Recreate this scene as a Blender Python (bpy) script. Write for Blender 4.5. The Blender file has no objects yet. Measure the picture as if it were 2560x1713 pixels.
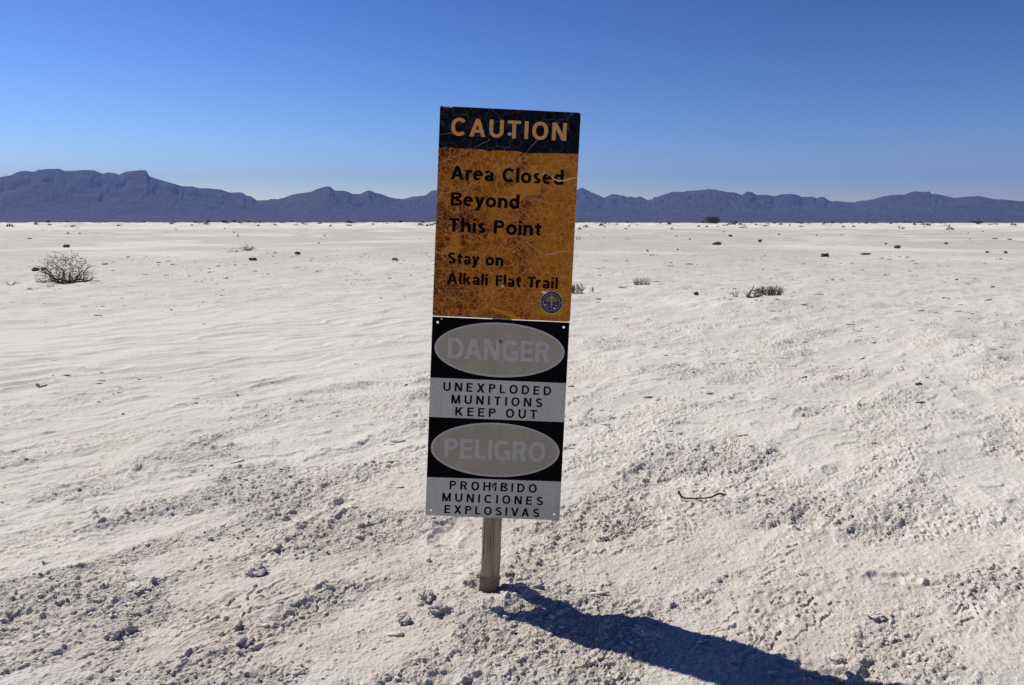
import bpy, math, random
import numpy as np
from mathutils import Matrix, Vector

# ------------------------------------------------------------------ camera, world, sun, exposure
scene = bpy.context.scene
COL = scene.collection
CAM_H = 1.258
FPX = 1862.0                                   # focal length in photo pixels (2560 px wide)
PITCH = math.atan(300.0 / FPX)
cam_data = bpy.data.cameras.new("camera")
cam_data.sensor_width = 36.0
cam_data.lens = FPX / 2560.0 * 36.0
cam_data.clip_start = 0.05
cam_data.clip_end = 120000.0
cam = bpy.data.objects.new("camera", cam_data)
COL.objects.link(cam)
cam.location = (0, 0, CAM_H)
cam.rotation_euler = (math.pi / 2 - PITCH, 0, 0)
scene.camera = cam

SUN_ELEV = math.radians(45.0)
SUN_AZ = math.radians(-54.5)                   # from +y, negative = to the left
sun_dir = Vector((math.sin(SUN_AZ) * math.cos(SUN_ELEV), math.cos(SUN_AZ) * math.cos(SUN_ELEV), math.sin(SUN_ELEV)))

world = bpy.data.worlds.new("World")
scene.world = world
world.use_nodes = True
wn, wl = world.node_tree.nodes, world.node_tree.links
bg = wn["Background"]
sky = wn.new("ShaderNodeTexSky")
sky.sky_type = 'NISHITA'
sky.sun_disc = False
sky.sun_elevation = SUN_ELEV
sky.sun_rotation = SUN_AZ
sky.altitude = 1200.0
sky.air_density = 1.0
sky.dust_density = 0.0
sky.ozone_density = 2.6
sep = wn.new("ShaderNodeSeparateColor")
com = wn.new("ShaderNodeCombineColor")
wl.new(sky.outputs[0], sep.inputs[0])
for i_, (power, gain) in enumerate(((2.23, .236), (2.12, .214), (1.92, .305))):   # a deep, clear desert sky
    pw_ = wn.new("ShaderNodeMath"); pw_.operation = 'POWER'; pw_.inputs[1].default_value = power
    mu_ = wn.new("ShaderNodeMath"); mu_.operation = 'MULTIPLY'; mu_.inputs[1].default_value = gain
    wl.new(sep.outputs[i_], pw_.inputs[0]); wl.new(pw_.outputs[0], mu_.inputs[0]); wl.new(mu_.outputs[0], com.inputs[i_])
wl.new(com.outputs[0], bg.inputs[0])
bg.inputs[1].default_value = 0.05

sun_data = bpy.data.lights.new("sun", 'SUN')
sun_data.energy = 4.85
sun_data.angle = math.radians(0.53)
sun_data.color = (1.0, 0.95, 0.865)
sun = bpy.data.objects.new("sun", sun_data)
COL.objects.link(sun)
sun.rotation_euler = sun_dir.to_track_quat('Z', 'Y').to_euler()

scene.view_settings.view_transform = 'Standard'
scene.view_settings.look = 'None'
scene.view_settings.gamma = 1.0
scene.view_settings.exposure = 0.30
scene.cycles.use_denoising = False
scene.cycles.volume_bounces = 0
scene.cycles.max_bounces = 8
scene.cycles.diffuse_bounces = 3

rng = np.random.default_rng(11)
random.seed(11)


def at(px, py):
    """photo pixel -> point on the flat ground, in metres"""
    u, v = (px - 1280.0) / FPX, (py - 856.5) / FPX
    d = Vector((u, math.cos(PITCH) - v * math.sin(PITCH), -math.sin(PITCH) - v * math.cos(PITCH)))
    t = -CAM_H / d.z
    return d.x * t, d.y * t, t                 # x, y, depth


# ------------------------------------------------------------------ small helpers
def tag(o, label=None, cat=None, group=None, kind=None):
    if label: o["label"] = label
    if cat: o["category"] = cat
    if group: o["group"] = group
    if kind: o["kind"] = kind
    return o


def empty(name, loc=(0, 0, 0), rz=0.0):
    o = bpy.data.objects.new(name, None)
    o.empty_display_size = 0.1
    o.location = loc
    o.rotation_euler = (0, 0, rz)
    COL.objects.link(o)
    return o


def mesh_obj(name, verts, faces, mats, parent=None, smooth=False, mat_idx=None):
    me = bpy.data.meshes.new(name)
    me.from_pydata([tuple(v) for v in verts], [], [tuple(f) for f in faces])
    if not isinstance(mats, (list, tuple)): mats = [mats]
    for m in mats: me.materials.append(m)
    if mat_idx is not None: me.polygons.foreach_set("material_index", mat_idx)
    if smooth: me.polygons.foreach_set("use_smooth", [True] * len(me.polygons))
    me.update()
    o = bpy.data.objects.new(name, me)
    COL.objects.link(o)
    if parent: o.parent = parent
    return o


def fast_mesh(name, V, F):
    """V (n,3) float array, F (m,k) int array with k = 3 or 4"""
    me = bpy.data.meshes.new(name)
    me.vertices.add(len(V))
    me.vertices.foreach_set("co", np.ascontiguousarray(V, np.float32).ravel())
    k = F.shape[1]
    me.loops.add(F.size)
    me.loops.foreach_set("vertex_index", np.ascontiguousarray(F, np.int32).ravel())
    me.polygons.add(len(F))
    me.polygons.foreach_set("loop_start", np.arange(0, F.size, k, dtype=np.int32))
    me.polygons.foreach_set("loop_total", np.full(len(F), k, np.int32))
    me.update(calc_edges=True)
    return me


def link_mesh(name, me, mat, parent=None, smooth=False):
    if mat: me.materials.append(mat)
    if smooth: me.polygons.foreach_set("use_smooth", np.ones(len(me.polygons), bool))
    o = bpy.data.objects.new(name, me)
    COL.objects.link(o)
    if parent: o.parent = parent
    return o


# ------------------------------------------------------------------ materials
def new_mat(name, color=(.5, .5, .5), rough=.8, spec=.3, metallic=0.0):
    m = bpy.data.materials.new(name)
    m.use_nodes = True
    b = m.node_tree.nodes["Principled BSDF"]
    b.inputs["Base Color"].default_value = (*color, 1)
    b.inputs["Roughness"].default_value = rough
    b.inputs["Specular IOR Level"].default_value = spec
    b.inputs["Metallic"].default_value = metallic
    return m


class NT:
    """terse node building"""
    def __init__(s, m):
        s.t = m.node_tree; s.n = s.t.nodes; s.l = s.t.links; s.b = s.n["Principled BSDF"]

    def node(s, kind, **kw):
        n = s.n.new(kind)
        for k, v in kw.items(): setattr(n, k, v)
        return n

    def link(s, a, b): s.l.new(a, b)

    def coord(s, which="Object"):
        return s.node("ShaderNodeTexCoord").outputs[which]

    def mapping(s, vec, scale=(1, 1, 1), rot=(0, 0, 0), loc=(0, 0, 0)):
        n = s.node("ShaderNodeMapping")
        n.inputs["Scale"].default_value = scale
        n.inputs["Rotation"].default_value = rot
        n.inputs["Location"].default_value = loc
        s.link(vec, n.inputs[0]); return n.outputs[0]

    def noise(s, vec, scale, detail=3, rough=.55, dist=0.0, out=0):
        n = s.node("ShaderNodeTexNoise")
        n.inputs["Scale"].default_value = scale
        n.inputs["Detail"].default_value = detail
        n.inputs["Roughness"].default_value = rough
        n.inputs["Distortion"].default_value = dist
        s.link(vec, n.inputs["Vector"]); return n.outputs[out]

    def voronoi(s, vec, scale, feature='F1', out="Distance", rand=1.0):
        n = s.node("ShaderNodeTexVoronoi", feature=feature)
        n.inputs["Scale"].default_value = scale
        n.inputs["Randomness"].default_value = rand
        s.link(vec, n.inputs["Vector"]); return n.outputs[out]

    def ramp(s, fac, stops, interp='LINEAR'):
        n = s.node("ShaderNodeValToRGB")
        n.color_ramp.interpolation = interp
        e = n.color_ramp.elements
        while len(e) < len(stops): e.new(.5)
        for el, (p, c) in zip(e, stops):
            el.position = p
            el.color = (c, c, c, 1) if isinstance(c, (int, float)) else (*c, 1)
        s.link(fac, n.inputs[0]); return n.outputs[0]

    def mix(s, fac, a, b, mode='MIX'):
        n = s.node("ShaderNodeMix", data_type='RGBA', blend_type=mode)
        for sock, v in ((n.inputs[0], fac), (n.inputs[6], a), (n.inputs[7], b)):
            if isinstance(v, (int, float)): sock.default_value = v
            elif isinstance(v, tuple): sock.default_value = (*v, 1)
            else: s.link(v, sock)
        return n.outputs[2]

    def math(s, op, a, b=0.0, clamp=False):
        n = s.node("ShaderNodeMath", operation=op)
        n.use_clamp = clamp
        for sock, v in ((n.inputs[0], a), (n.inputs[1], b)):
            if isinstance(v, (int, float)): sock.default_value = v
            else: s.link(v, sock)
        return n.outputs[0]

    def warp(s, vec, scale, amount):
        c = s.noise(vec, scale, 3, out=1)
        sub = s.node("ShaderNodeVectorMath", operation='SUBTRACT'); s.link(c, sub.inputs[0]); sub.inputs[1].default_value = (.5, .5, .5)
        sc = s.node("ShaderNodeVectorMath", operation='SCALE'); s.link(sub.outputs[0], sc.inputs[0]); sc.inputs["Scale"].default_value = amount
        ad = s.node("ShaderNodeVectorMath", operation='ADD'); s.link(vec, ad.inputs[0]); s.link(sc.outputs[0], ad.inputs[1])
        return ad.outputs[0]

    def bump(s, h, strength, dist):
        n = s.node("ShaderNodeBump")
        n.inputs["Strength"].default_value = strength
        n.inputs["Distance"].default_value = dist
        s.link(h, n.inputs["Height"]); s.link(n.outputs[0], s.b.inputs["Normal"])

    def color(s, c): s.link(c, s.b.inputs["Base Color"])


def speckled(name, c1, c2, scale, rough=.8, spec=.25, bump=0.0, bscale=None, bdist=.002):
    m = new_mat(name, c1, rough, spec); t = NT(m); v = t.coord()
    t.color(t.mix(t.ramp(t.noise(v, scale, 5, .6), [(.35, 0.), (.65, 1.)]), c1, c2))
    if bump: t.bump(t.noise(v, bscale or scale * 3, 4), bump, bdist)
    return m


# crackled orange sheet of the upper panel
def make_crackle():
    m = new_mat("crackled_orange_film", (.5, .2, .03), .65, .06); t = NT(m)
    v = t.coord()
    w = t.warp(t.warp(v, 14, .05), 70, .008)
    big = t.voronoi(w, 13, 'DISTANCE_TO_EDGE')
    med = t.voronoi(w, 52, 'DISTANCE_TO_EDGE')
    fin = t.voronoi(w, 105, 'DISTANCE_TO_EDGE')
    cell = t.node("ShaderNodeSeparateColor")
    t.link(t.voronoi(w, 46, 'F1', "Color"), cell.inputs[0])
    zone = t.noise(v, 5.5, 2.5, .6)
    xyz = t.node("ShaderNodeSeparateXYZ"); t.link(v, xyz.inputs[0])
    # golden middle, redder left side and upper right
    left = t.math('MULTIPLY', t.math('ADD', xyz.outputs[0], 0.01), 0.72)
    zz = t.math('ADD', zone, left)
    zz = t.math('ADD', zz, t.math('MULTIPLY', t.math('SUBTRACT', cell.outputs[0], .5), .20))
    base = t.ramp(zz, [(.30, (.075, .012, .003)), (.41, (.18, .040, .004)), (.48, (.30, .080, .004)), (.58, (.34, .108, .005)), (.72, (.40, .145, .008))])
    pale = t.ramp(t.noise(v, 6.3, 3, .5), [(.60, 0.), (.63, 1.)])
    base = t.mix(t.math('MULTIPLY', pale, .8), base, (.50, .20, .022))
    grain = t.noise(v, 300, 2)
    base = t.mix(.12, base, t.ramp(grain, [(.3, (.15, .04, .004)), (.7, (.5, .2, .02))]))
    lines = t.ramp(med, [(.0, 1.), (.035, .9), (.06, 0.)])
    fine_zone = t.ramp(t.noise(v, 7, 2), [(.38, 0.), (.52, 1.)])
    linesf = t.math('MULTIPLY', t.ramp(fin, [(.0, .6), (.045, .5), (.08, 0.)]), fine_zone)
    linesb = t.ramp(big, [(.0, 1.), (.010, .8), (.016, 0.)])
    ln = t.math('MAXIMUM', t.math('MAXIMUM', lines, linesf), linesb)
    t.color(t.mix(t.math('MULTIPLY', ln, .66), base, (.60, .25, .075)))
    t.bump(ln, .25, .001)
    return m


def make_black_crackle():
    m = new_mat("crackled_black_film", (.01, .01, .014), .6, .03); t = NT(m)
    v = t.coord(); w = t.warp(t.warp(v, 14, .06), 60, .01)
    a = t.ramp(t.voronoi(w, 24, 'DISTANCE_TO_EDGE'), [(0., 1.), (.02, .8), (.035, 0.)])
    b = t.ramp(t.voronoi(w, 60, 'DISTANCE_TO_EDGE'), [(0., .5), (.03, .3), (.05, 0.)])
    ln = t.math('MAXIMUM', a, b)
    fade = t.ramp(t.noise(v, 9, 3), [(.35, 0.03), (.7, .36)])
    t.color(t.mix(t.math('MULTIPLY', ln, fade), (.005, .0055, .010), (.16, .16, .19)))
    return m


def make_letter_black():
    m = new_mat("worn_black_lettering", (.008, .007, .006), .7, .03); t = NT(m)
    v = t.coord(); w = t.warp(t.warp(v, 14, .05), 70, .008)
    b = t.ramp(t.voronoi(w, 46, 'DISTANCE_TO_EDGE'), [(0., 1.), (.022, .7), (.035, 0.)])
    fade = t.ramp(t.noise(v, 11, 3), [(.50, 0.), (.75, .18)])
    t.color(t.mix(t.math('MULTIPLY', b, fade), (.004, .0035, .003), (.30, .12, .03)))
    return m


M_CRACK = make_crackle()
M_BLACKCRACK = make_black_crackle()
M_LETTER = make_letter_black()
M_TAN_LETTER = speckled("faded_tan_lettering", (.64, .33, .12), (.53, .255, .085), 60, .65, .1)
M_CRACKLINE = speckled("peeled_pale_crack", (.74, .45, .27), (.66, .36, .18), 40, .8)
M_CRACKBRIGHT = speckled("peeled_white_crack", (.85, .72, .62), (.74, .52, .38), 40, .8)
M_STREAK = speckled("peeled_yellow_streak", (.56, .25, .018), (.44, .18, .012), 60, .7, .1)
def streaked(name, c1, c2, dirt, rough):
    m = speckled(name, c1, c2, 9, rough, .18); t = NT(m); v = t.coord()
    old = t.b.inputs["Base Color"].links[0].from_socket
    st = t.ramp(t.noise(t.mapping(v, (38, 1, 2.2)), 1, 4, .6), [(.50, 0.), (.72, 1.)])
    sp = t.ramp(t.noise(v, 70, 4, .7), [(.60, 0.), (.74, 1.)])
    t.color(t.mix(t.math('MULTIPLY', t.math('MAXIMUM', st, sp), .38), old, dirt))
    return m


M_WHITE = streaked("weathered_white_paint", (.505, .487, .432), (.455, .438, .39), (.34, .315, .265), .6)
M_BLACK = speckled("glossy_black_paint", (.0025, .0025, .003), (.004, .004, .005), 30, .6, .03)
M_OVAL = streaked("faded_red_oval_gone_tan", (.375, .335, .255), (.33, .292, .222), (.30, .225, .18), .7)
M_RIM = speckled("grey_oval_rim", (.47, .46, .435), (.43, .42, .40), 30, .6, .15)
M_GHOST = speckled("faded_grey_lettering", (.45, .43, .385), (.42, .402, .365), 40, .65, .15)
M_PRINT = speckled("black_print", (.004, .004, .008), (.007, .006, .012), 40, .6, .03)
M_SCREW = new_mat("screw_metal", (.42, .42, .42), .45, .5, .6)
M_SCREWDARK = new_mat("dark_screw_metal", (.16, .15, .14), .5, .5, .6)
M_EDGE = new_mat("bare_metal_edge", (.62, .62, .60), .4, .5, .3)
M_PURPLE = speckled("sticker_purple", (.035, .016, .065), (.05, .022, .085), 90, .5)
M_EMBLACK = new_mat("sticker_black", (.012, .011, .012), .5, .3)
M_EMPALE = new_mat("sticker_pale_line", (.42, .36, .36), .6, .3)
M_EMTAN = speckled("sticker_tan", (.26, .16, .085), (.20, .12, .07), 200, .6)
M_EMGOLD = speckled("sticker_gold", (.46, .30, .10), (.36, .22, .08), 200, .6)
M_EMWHITE = new_mat("sticker_white_spot", (.55, .52, .62), .6, .3)


def make_wood():
    m = new_mat("grey_weathered_wood", (.25, .21, .17), .85, .15); t = NT(m)
    v = t.coord(); g = t.mapping(v, (60, 60, 2.2))
    a = t.noise(g, 1.6, 5, .6, .6)
    b = t.noise(t.mapping(v, (240, 240, 5)), 1, 3)
    c = t.mix(t.ramp(a, [(.3, 0.), (.7, 1.)]), (.22, .17, .12), (.48, .385, .29))
    c = t.mix(t.ramp(b, [(.34, .8), (.46, 0.)]), c, (.055, .042, .032))
    st = t.ramp(t.noise(t.mapping(v, (25, 25, 4)), 1, 2), [(.45, 0.), (.6, 1.)])
    c = t.mix(t.math('MULTIPLY', st, .35), c, (.30, .22, .13))
    t.color(c); t.bump(t.math('ADD', a, b), .5, .003)
    return m


M_WOOD = make_wood()
M_WOODDIRT = speckled("dirt_stained_wood", (.28, .22, .16), (.18, .14, .105), 40, .95, .1, .5, 120)
M_TWIG = speckled("dry_grey_twig", (.19, .165, .145), (.28, .245, .215), 30, .9, .1)
M_STEM = speckled("dark_woody_stem", (.06, .049, .042), (.10, .083, .072), 25, .9, .1)
M_STICK = speckled("dark_stick_bark", (.022, .018, .020), (.05, .040, .042), 45, .85, .15, .5, 160)
M_LEAF = speckled("dark_olive_leaves", (.045, .052, .032), (.075, .078, .05), 6, .75, .2)
M_LEAFGREY = speckled("grey_green_leaves", (.070, .078, .070), (.11, .115, .10), 12, .75, .2)
M_BLADE = speckled("dry_brown_blades", (.15, .12, .095), (.22, .18, .145), 20, .85, .1)
M_ROCK = speckled("dark_grey_rock", (.06, .056, .052), (.135, .126, .115), 14, .9, .2, .6, 60, .01)
M_ROCKRED = speckled("rusty_dark_rock", (.055, .028, .02), (.10, .06, .045), 14, .9, .2, .6, 60, .01)
M_CLOD = speckled("gypsum_clod", (.595, .56, .505), (.50, .465, .41), 25, .95, .1, .5, 200, .002)
M_CLODDARK = speckled("shade_toned_clod", (.50, .465, .425), (.40, .375, .345), 25, .95, .1, .5, 160, .003)  # darker copy of the gypsum clod, with the shade of its faces in the colour


# ------------------------------------------------------------------ noise on numpy arrays
_P = np.random.default_rng(5).permutation(4096).astype(np.int32)
_G = np.random.default_rng(6).uniform(0, 2 * np.pi, 4096)
_GX, _GY = np.cos(_G), np.sin(_G)


def _hash(ix, iy, seed):
    return _P[(_P[(ix + seed * 131) & 4095] + iy) & 4095]


def perlin(x, y, seed=0):
    x0 = np.floor(x); y0 = np.floor(y)
    fx = x - x0; fy = y - y0
    ix = x0.astype(np.int64); iy = y0.astype(np.int64)
    u = fx * fx * fx * (fx * (fx * 6 - 15) + 10); v = fy * fy * fy * (fy * (fy * 6 - 15) + 10)

    def g(dx, dy):
        h = _hash(ix + dx, iy + dy, seed)
        return _GX[h] * (fx - dx) + _GY[h] * (fy - dy)
    a = g(0, 0); b = g(1, 0); c = g(0, 1); d = g(1, 1)
    a = a + u * (b - a); c = c + u * (d - c)
    return (a + v * (c - a)) * 1.5


def fbm(x, y, oct, seed=0, gain=.5):
    s = 0; a = 1.0
    for k in range(oct):
        s = s + a * perlin(x, y, seed + k * 7); x = x * 2.03 + 3.1; y = y * 2.03 + 1.7; a *= gain
    return s


def cells(x, y, seed, dens):
    """domes of random size in a jittered grid: 1 at a dome's centre, 0 between; dens (0..1) thins them"""
    ix = np.floor(x).astype(np.int64); iy = np.floor(y).astype(np.int64)
    best = np.zeros_like(x)
    for dx in (-1, 0, 1):
        for dy in (-1, 0, 1):
            jx, jy = ix + dx, iy + dy
            h = _hash(jx, jy, seed)
            h2 = _P[(h + 1717) & 4095]; h3 = _P[(h + 991) & 4095]; h4 = _P[(h + 333) & 4095]
            cx = jx + h / 4096.; cy = jy + h2 / 4096.
            rad = .25 + .5 * (h3 / 4096.) ** 2
            asp = .6 + .8 * (h2 / 4096.)
            d2 = ((x - cx) * asp) ** 2 + ((y - cy) / asp) ** 2
            q = np.clip(1 - d2 / (rad * rad), 0, 1) ** .55 * rad * 1.6
            best = np.maximum(best, np.where(h4 / 4096. < dens, q, 0))
    return best


def sstep(a, b, x):
    t = np.clip((x - a) / (b - a), 0, 1)
    return t * t * (3 - 2 * t)


# ------------------------------------------------------------------ the ground
BX, BY, BZ = 0.0, 0.0, 0.0                      # sign base, filled below
Msign = Matrix(((0.99894, -0.00862, 0.04526), (0.00530, 0.99732, 0.07295), (-0.04577, -0.07264, 0.99631)))
Z0 = 1.612
base = Vector((-0.0047, 2.5043, 0.36314 + CAM_H)) + Msign @ Vector((0, 0.004, -Z0))
BX, BY, BZ = base
POST_X, POST_Y = BX + .002, BY + .015

# sand hummocks: x, y, radius, height
HUMMOCKS = []
for px, py, rw, hh in ((215, 722, 1.0, .10), (615, 642, 1.5, .20), (1640, 725, .9, .05), (1900, 770, 1.0, .10), (1790, 568, 8., .25)):
    hx, hy, _ = at(px, py)
    HUMMOCKS.append((hx, hy, rw, hh))
tx_, ty_, _ = at(1225, 1570)
HUMMOCKS.append((tx_, ty_ - .05, .26, -.004))       # shallow dip added to shift the tip of the sign's shadow
PRINTS = []                                     # old footprints: x, y, angle
_r = np.random.default_rng(3)
for _ in range(13):
    PRINTS.append((_r.uniform(-1.9, 1.9), _r.uniform(1.7, 3.7), _r.uniform(0, 6.28), _r.uniform(.7, 1.1)))


def rubble_mask(x, y):
    s = .72 * x + .69 * y; t = -.69 * x + .72 * y
    band = fbm(s / .95 + 3, t / .38, 3, 40)
    patch = fbm(x / .7, y / .7, 2, 47)
    near = 1 - sstep(1.1, 3.0, np.hypot(x * .62 - .15, (y - 1.9)))
    m = sstep(.08, .60, band + .40 * patch + .30 * near - .06)
    m = np.clip(m + .75 * np.exp(-(np.hypot(x - POST_X - .03, (y - POST_Y) * 1.2) / .26) ** 2), 0, 1)
    smooth = sstep(-4.4, -1.0, -np.hypot((x + 3.4) / 1.1, (y - 8.3) / 1.15))   # drifted sand, left of the sign
    return m * (1 - .93 * smooth), smooth, near


def ground_h(x, y, dr=None, full=False):
    x = np.asarray(x, float); y = np.asarray(y, float)
    r = np.hypot(x, y)
    if dr is None: dr = np.zeros_like(r)
    s = .72 * x + .69 * y; t = -.69 * x + .72 * y

    def lod(lam): return np.clip(1.6 - 1.2 * dr / lam, 0, 1)
    dsign = np.hypot(x - POST_X, y - POST_Y)
    keep = 1 - np.exp(-(dsign / 1.6) ** 2)
    z = (.045 * perlin(x / 4.1, y / 4.1, 1) + .03 * perlin(x / 1.9, y / 1.9, 2)) * keep * (1 - sstep(60, 160, r))
    z += .09 * perlin(x / 19, y / 19, 3) * keep * sstep(8, 25, r)
    # low dunes in front of the horizon
    ridge = 1 - np.abs(perlin(x / 40, y / 34, 4))
    dune = (.35 * ridge ** 3 + .45 * sstep(-.1, .6, perlin(x / 12, y / 16, 5)) + .30 * sstep(0, .5, perlin(x / 5.5, y / 9, 6)))
    az = np.arctan2(x, np.maximum(y, 1e-6))
    amp = (1.35 - .5 * sstep(-.1, .5, az)) * sstep(140, 260, r) * (1 - sstep(900, 1500, r))
    z += dune * amp
    z += .16 * sstep(.15, .6, perlin(x / 9., y / 5., 9)) * sstep(35, 60, r) * (1 - sstep(150, 300, r))
    for hx, hy, rw, hh in HUMMOCKS:
        z += hh * np.exp(-((x - hx) ** 2 + ((y - hy) * 1.2) ** 2) / (rw * rw))
    # small mound at the foot of the post
    z += .022 * np.exp(-((dsign - .10) / .07) ** 2) * (1 + .6 * perlin(x / .06, y / .06, 13)) - .004
    nearm = r < 75
    xn, yn, sn, tn, rn, dn = x[nearm], y[nearm], s[nearm], t[nearm], r[nearm], dr[nearm]

    def lodn(lam): return np.clip(1.6 - 1.2 * dn / lam, 0, 1)
    rub, smooth, near = rubble_mask(xn, yn)
    w = tn + .22 * fbm(sn / 1.0, tn / .8, 3, 20)
    rip = perlin(sn / 1.2, w / .27, 21)
    rip2 = perlin(sn / .9, w / .11, 22)
    h = (.026 * (1 - np.abs(rip)) ** 2.5 + .007 * rip2) * (.30 + .70 * smooth) * sstep(1.2, 3.5, rn) * lodn(.25)
    h += .015 * (1 - np.abs(perlin(sn / 2.6 + 4, w / .62, 23))) ** 2 * sstep(1.8, 5, rn) * lodn(.5)
    h += .009 * fbm(sn / .5, tn / .3, 2, 25) * (1 - .7 * smooth) * lodn(.3)
    # thin broken crust: small steps
    q = fbm(sn / .42, tn / .17, 3, 30) * 2.4 + .6 * fbm(xn / .05, yn / .05, 2, 31)
    fr = q - np.floor(q)
    ter = np.floor(q) + sstep(.0, .08, fr)
    tm = sstep(-.05, .35, fbm(sn / 1.3, tn / .5, 2, 33)) * (1 - .9 * smooth)
    h += .0105 * (ter - q) * tm * lodn(.08)
    for sc, am, sd in ((.26, .009, 120), (.13, .007, 125)):
        lw = tn + .30 * sc * fbm(xn / sc, yn / sc, 3, sd, .6)
        cell = lw / sc + 3 * perlin(sn / (9 * sc), tn / (9 * sc), sd + 3)
        saw = cell - np.floor(cell)
        on = sstep(.18, .34, perlin(sn / (1.5 * sc), np.floor(cell) * 7.31, sd + 5)) * (1 - .92 * smooth)
        h += am * on * np.where(saw < .06, saw / .06, (1 - saw) / .94) * sstep(2.9, 4.2, rn) * lodn(.45 * sc)
    # lumps, ragged by a warp and drawn out along the wind
    wx = xn + .011 * fbm(xn / .030, yn / .030, 2, 90); wy = yn + .009 * fbm(xn / .030, yn / .030, 2, 93)
    ws = .72 * wx + .69 * wy; wt = -.69 * wx + .72 * wy
    h += .013 * cells(ws / .080, wt / .048, 50, .05) * rub * lodn(.06)
    h += .0078 * cells(ws / .044, wt / .028, 51, .30 * rub) * lodn(.04)
    h += .0055 * cells(ws / .023, wt / .016, 52, .05 + .62 * rub) * (1 - .9 * smooth) * lodn(.02)
    h += .0035 * cells(ws / .0115, wt / .0085, 53, .18 + .65 * rub) * (1 - .8 * smooth) * lodn(.010)
    # grain
    h += .008 * fbm(xn / .21, yn / .17, 2, 60) * (.35 + rub) * lodn(.2) * (1 - .6 * smooth)
    h += (.0055 * perlin(sn / .060, tn / .042, 62) + .0034 * perlin(sn / .027, tn / .020, 63)) * (.42 + .6 * rub) * (1 - .75 * smooth) * lodn(.03)
    h += .0015 * perlin(xn / .011, yn / .009, 64) * (1 - .6 * smooth) * lodn(.012)
    h += .03 * fbm(xn / .9, yn / .55, 2, 65) * sstep(7, 14, rn) * (1 - .6 * smooth) * lodn(.6)
    for fx, fy, fa, fs in PRINTS:
        ca, sa = math.cos(fa), math.sin(fa)
        dx, dy = xn - fx, yn - fy
        a = (dx * ca + dy * sa) / (.13 * fs); b = (-dx * sa + dy * ca) / (.055 * fs)
        near_ = np.abs(a) + np.abs(b) < 5
        d = np.sqrt(a[near_] ** 2 + b[near_] ** 2) + .35 * fbm(xn[near_] / .05, yn[near_] / .05, 2, 97)
        h[near_] += (-.011 * (1 - sstep(.5, 1.15, d)) + .006 * np.exp(-((d - 1.25) / .3) ** 2))
    z[nearm] += h
    if full:
        R = np.zeros_like(r); R[nearm] = rub
        S = np.zeros_like(r); S[nearm] = smooth
        return z, R, S
    return z


def gz(x, y):
    return float(ground_h(np.array([x]), np.array([y]), np.array([.008]))[0])


def make_ground_material():
    m = new_mat("white_gypsum_sand", (.68, .66, .63), .92, .12); t = NT(m)
    v = t.coord()
    at_r = t.node("ShaderNodeAttribute", attribute_name="rubble").outputs["Fac"]
    at_s = t.node("ShaderNodeAttribute", attribute_name="drift").outputs["Fac"]
    at_v = t.node("ShaderNodeAttribute", attribute_name="scrub").outputs["Fac"]
    at_t = t.node("ShaderNodeAttribute", attribute_name="trodden").outputs["Fac"]
    a = t.ramp(t.noise(v, .55, 5, .6), [(.35, 0.), (.65, 1.)])
    c = t.mix(a, (.595, .572, .515), (.52, .498, .445))
    c = t.mix(t.math('MULTIPLY', at_s, .6), c, (.60, .578, .525))
    c = t.mix(t.math('MULTIPLY', at_r, .5), c, (.53, .502, .455))
    pk = t.ramp(t.noise(v, 1.7, 4, .6), [(.4, 0.), (.7, 1.)])
    c = t.mix(t.math('MULTIPLY', pk, .3), c, (.585, .555, .505))
    sm = t.ramp(t.noise(v, 30, 5, .65), [(.35, 0.), (.65, 1.)])
    c = t.mix(t.math('MULTIPLY', sm, .22), c, (.46, .43, .40))
    c = t.mix(t.math('MULTIPLY', at_t, t.ramp(t.noise(v, 3.1, 5, .65), [(.32, .2), (.66, 1.)])), c, (.475, .427, .365))
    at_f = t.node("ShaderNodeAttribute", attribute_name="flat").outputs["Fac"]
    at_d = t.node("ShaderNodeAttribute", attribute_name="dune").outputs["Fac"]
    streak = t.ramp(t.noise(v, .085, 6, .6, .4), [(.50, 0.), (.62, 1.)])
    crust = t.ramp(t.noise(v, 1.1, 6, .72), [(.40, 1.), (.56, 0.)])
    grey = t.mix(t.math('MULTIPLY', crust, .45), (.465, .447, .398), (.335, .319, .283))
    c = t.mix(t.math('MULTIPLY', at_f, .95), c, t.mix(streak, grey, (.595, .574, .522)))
    c = t.mix(at_d, c, t.mix(t.ramp(t.noise(v, .12, 4), [(.42, 0.), (.6, 1.)]), (.64, .622, .575), (.53, .513, .47)))
    c = t.mix(at_v, c, (.17, .155, .125))
    t.color(c)
    fine = t.math('ADD', t.noise(v, 170, 3, .65), t.math('MULTIPLY', t.noise(v, 38, 5, .65), 2.6))
    fine = t.math('ADD', fine, t.math('MULTIPLY', t.noise(v, 7, 5, .7), 7.0))
    t.bump(fine, .8, .006)
    bn = [n for n in t.n if n.type == 'BUMP'][0]
    t.link(t.math('ADD', .34, t.math('SUBTRACT', t.math('MULTIPLY', at_r, .5), t.math('MULTIPLY', at_s, .20))), bn.inputs["Strength"])
    return m


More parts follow.
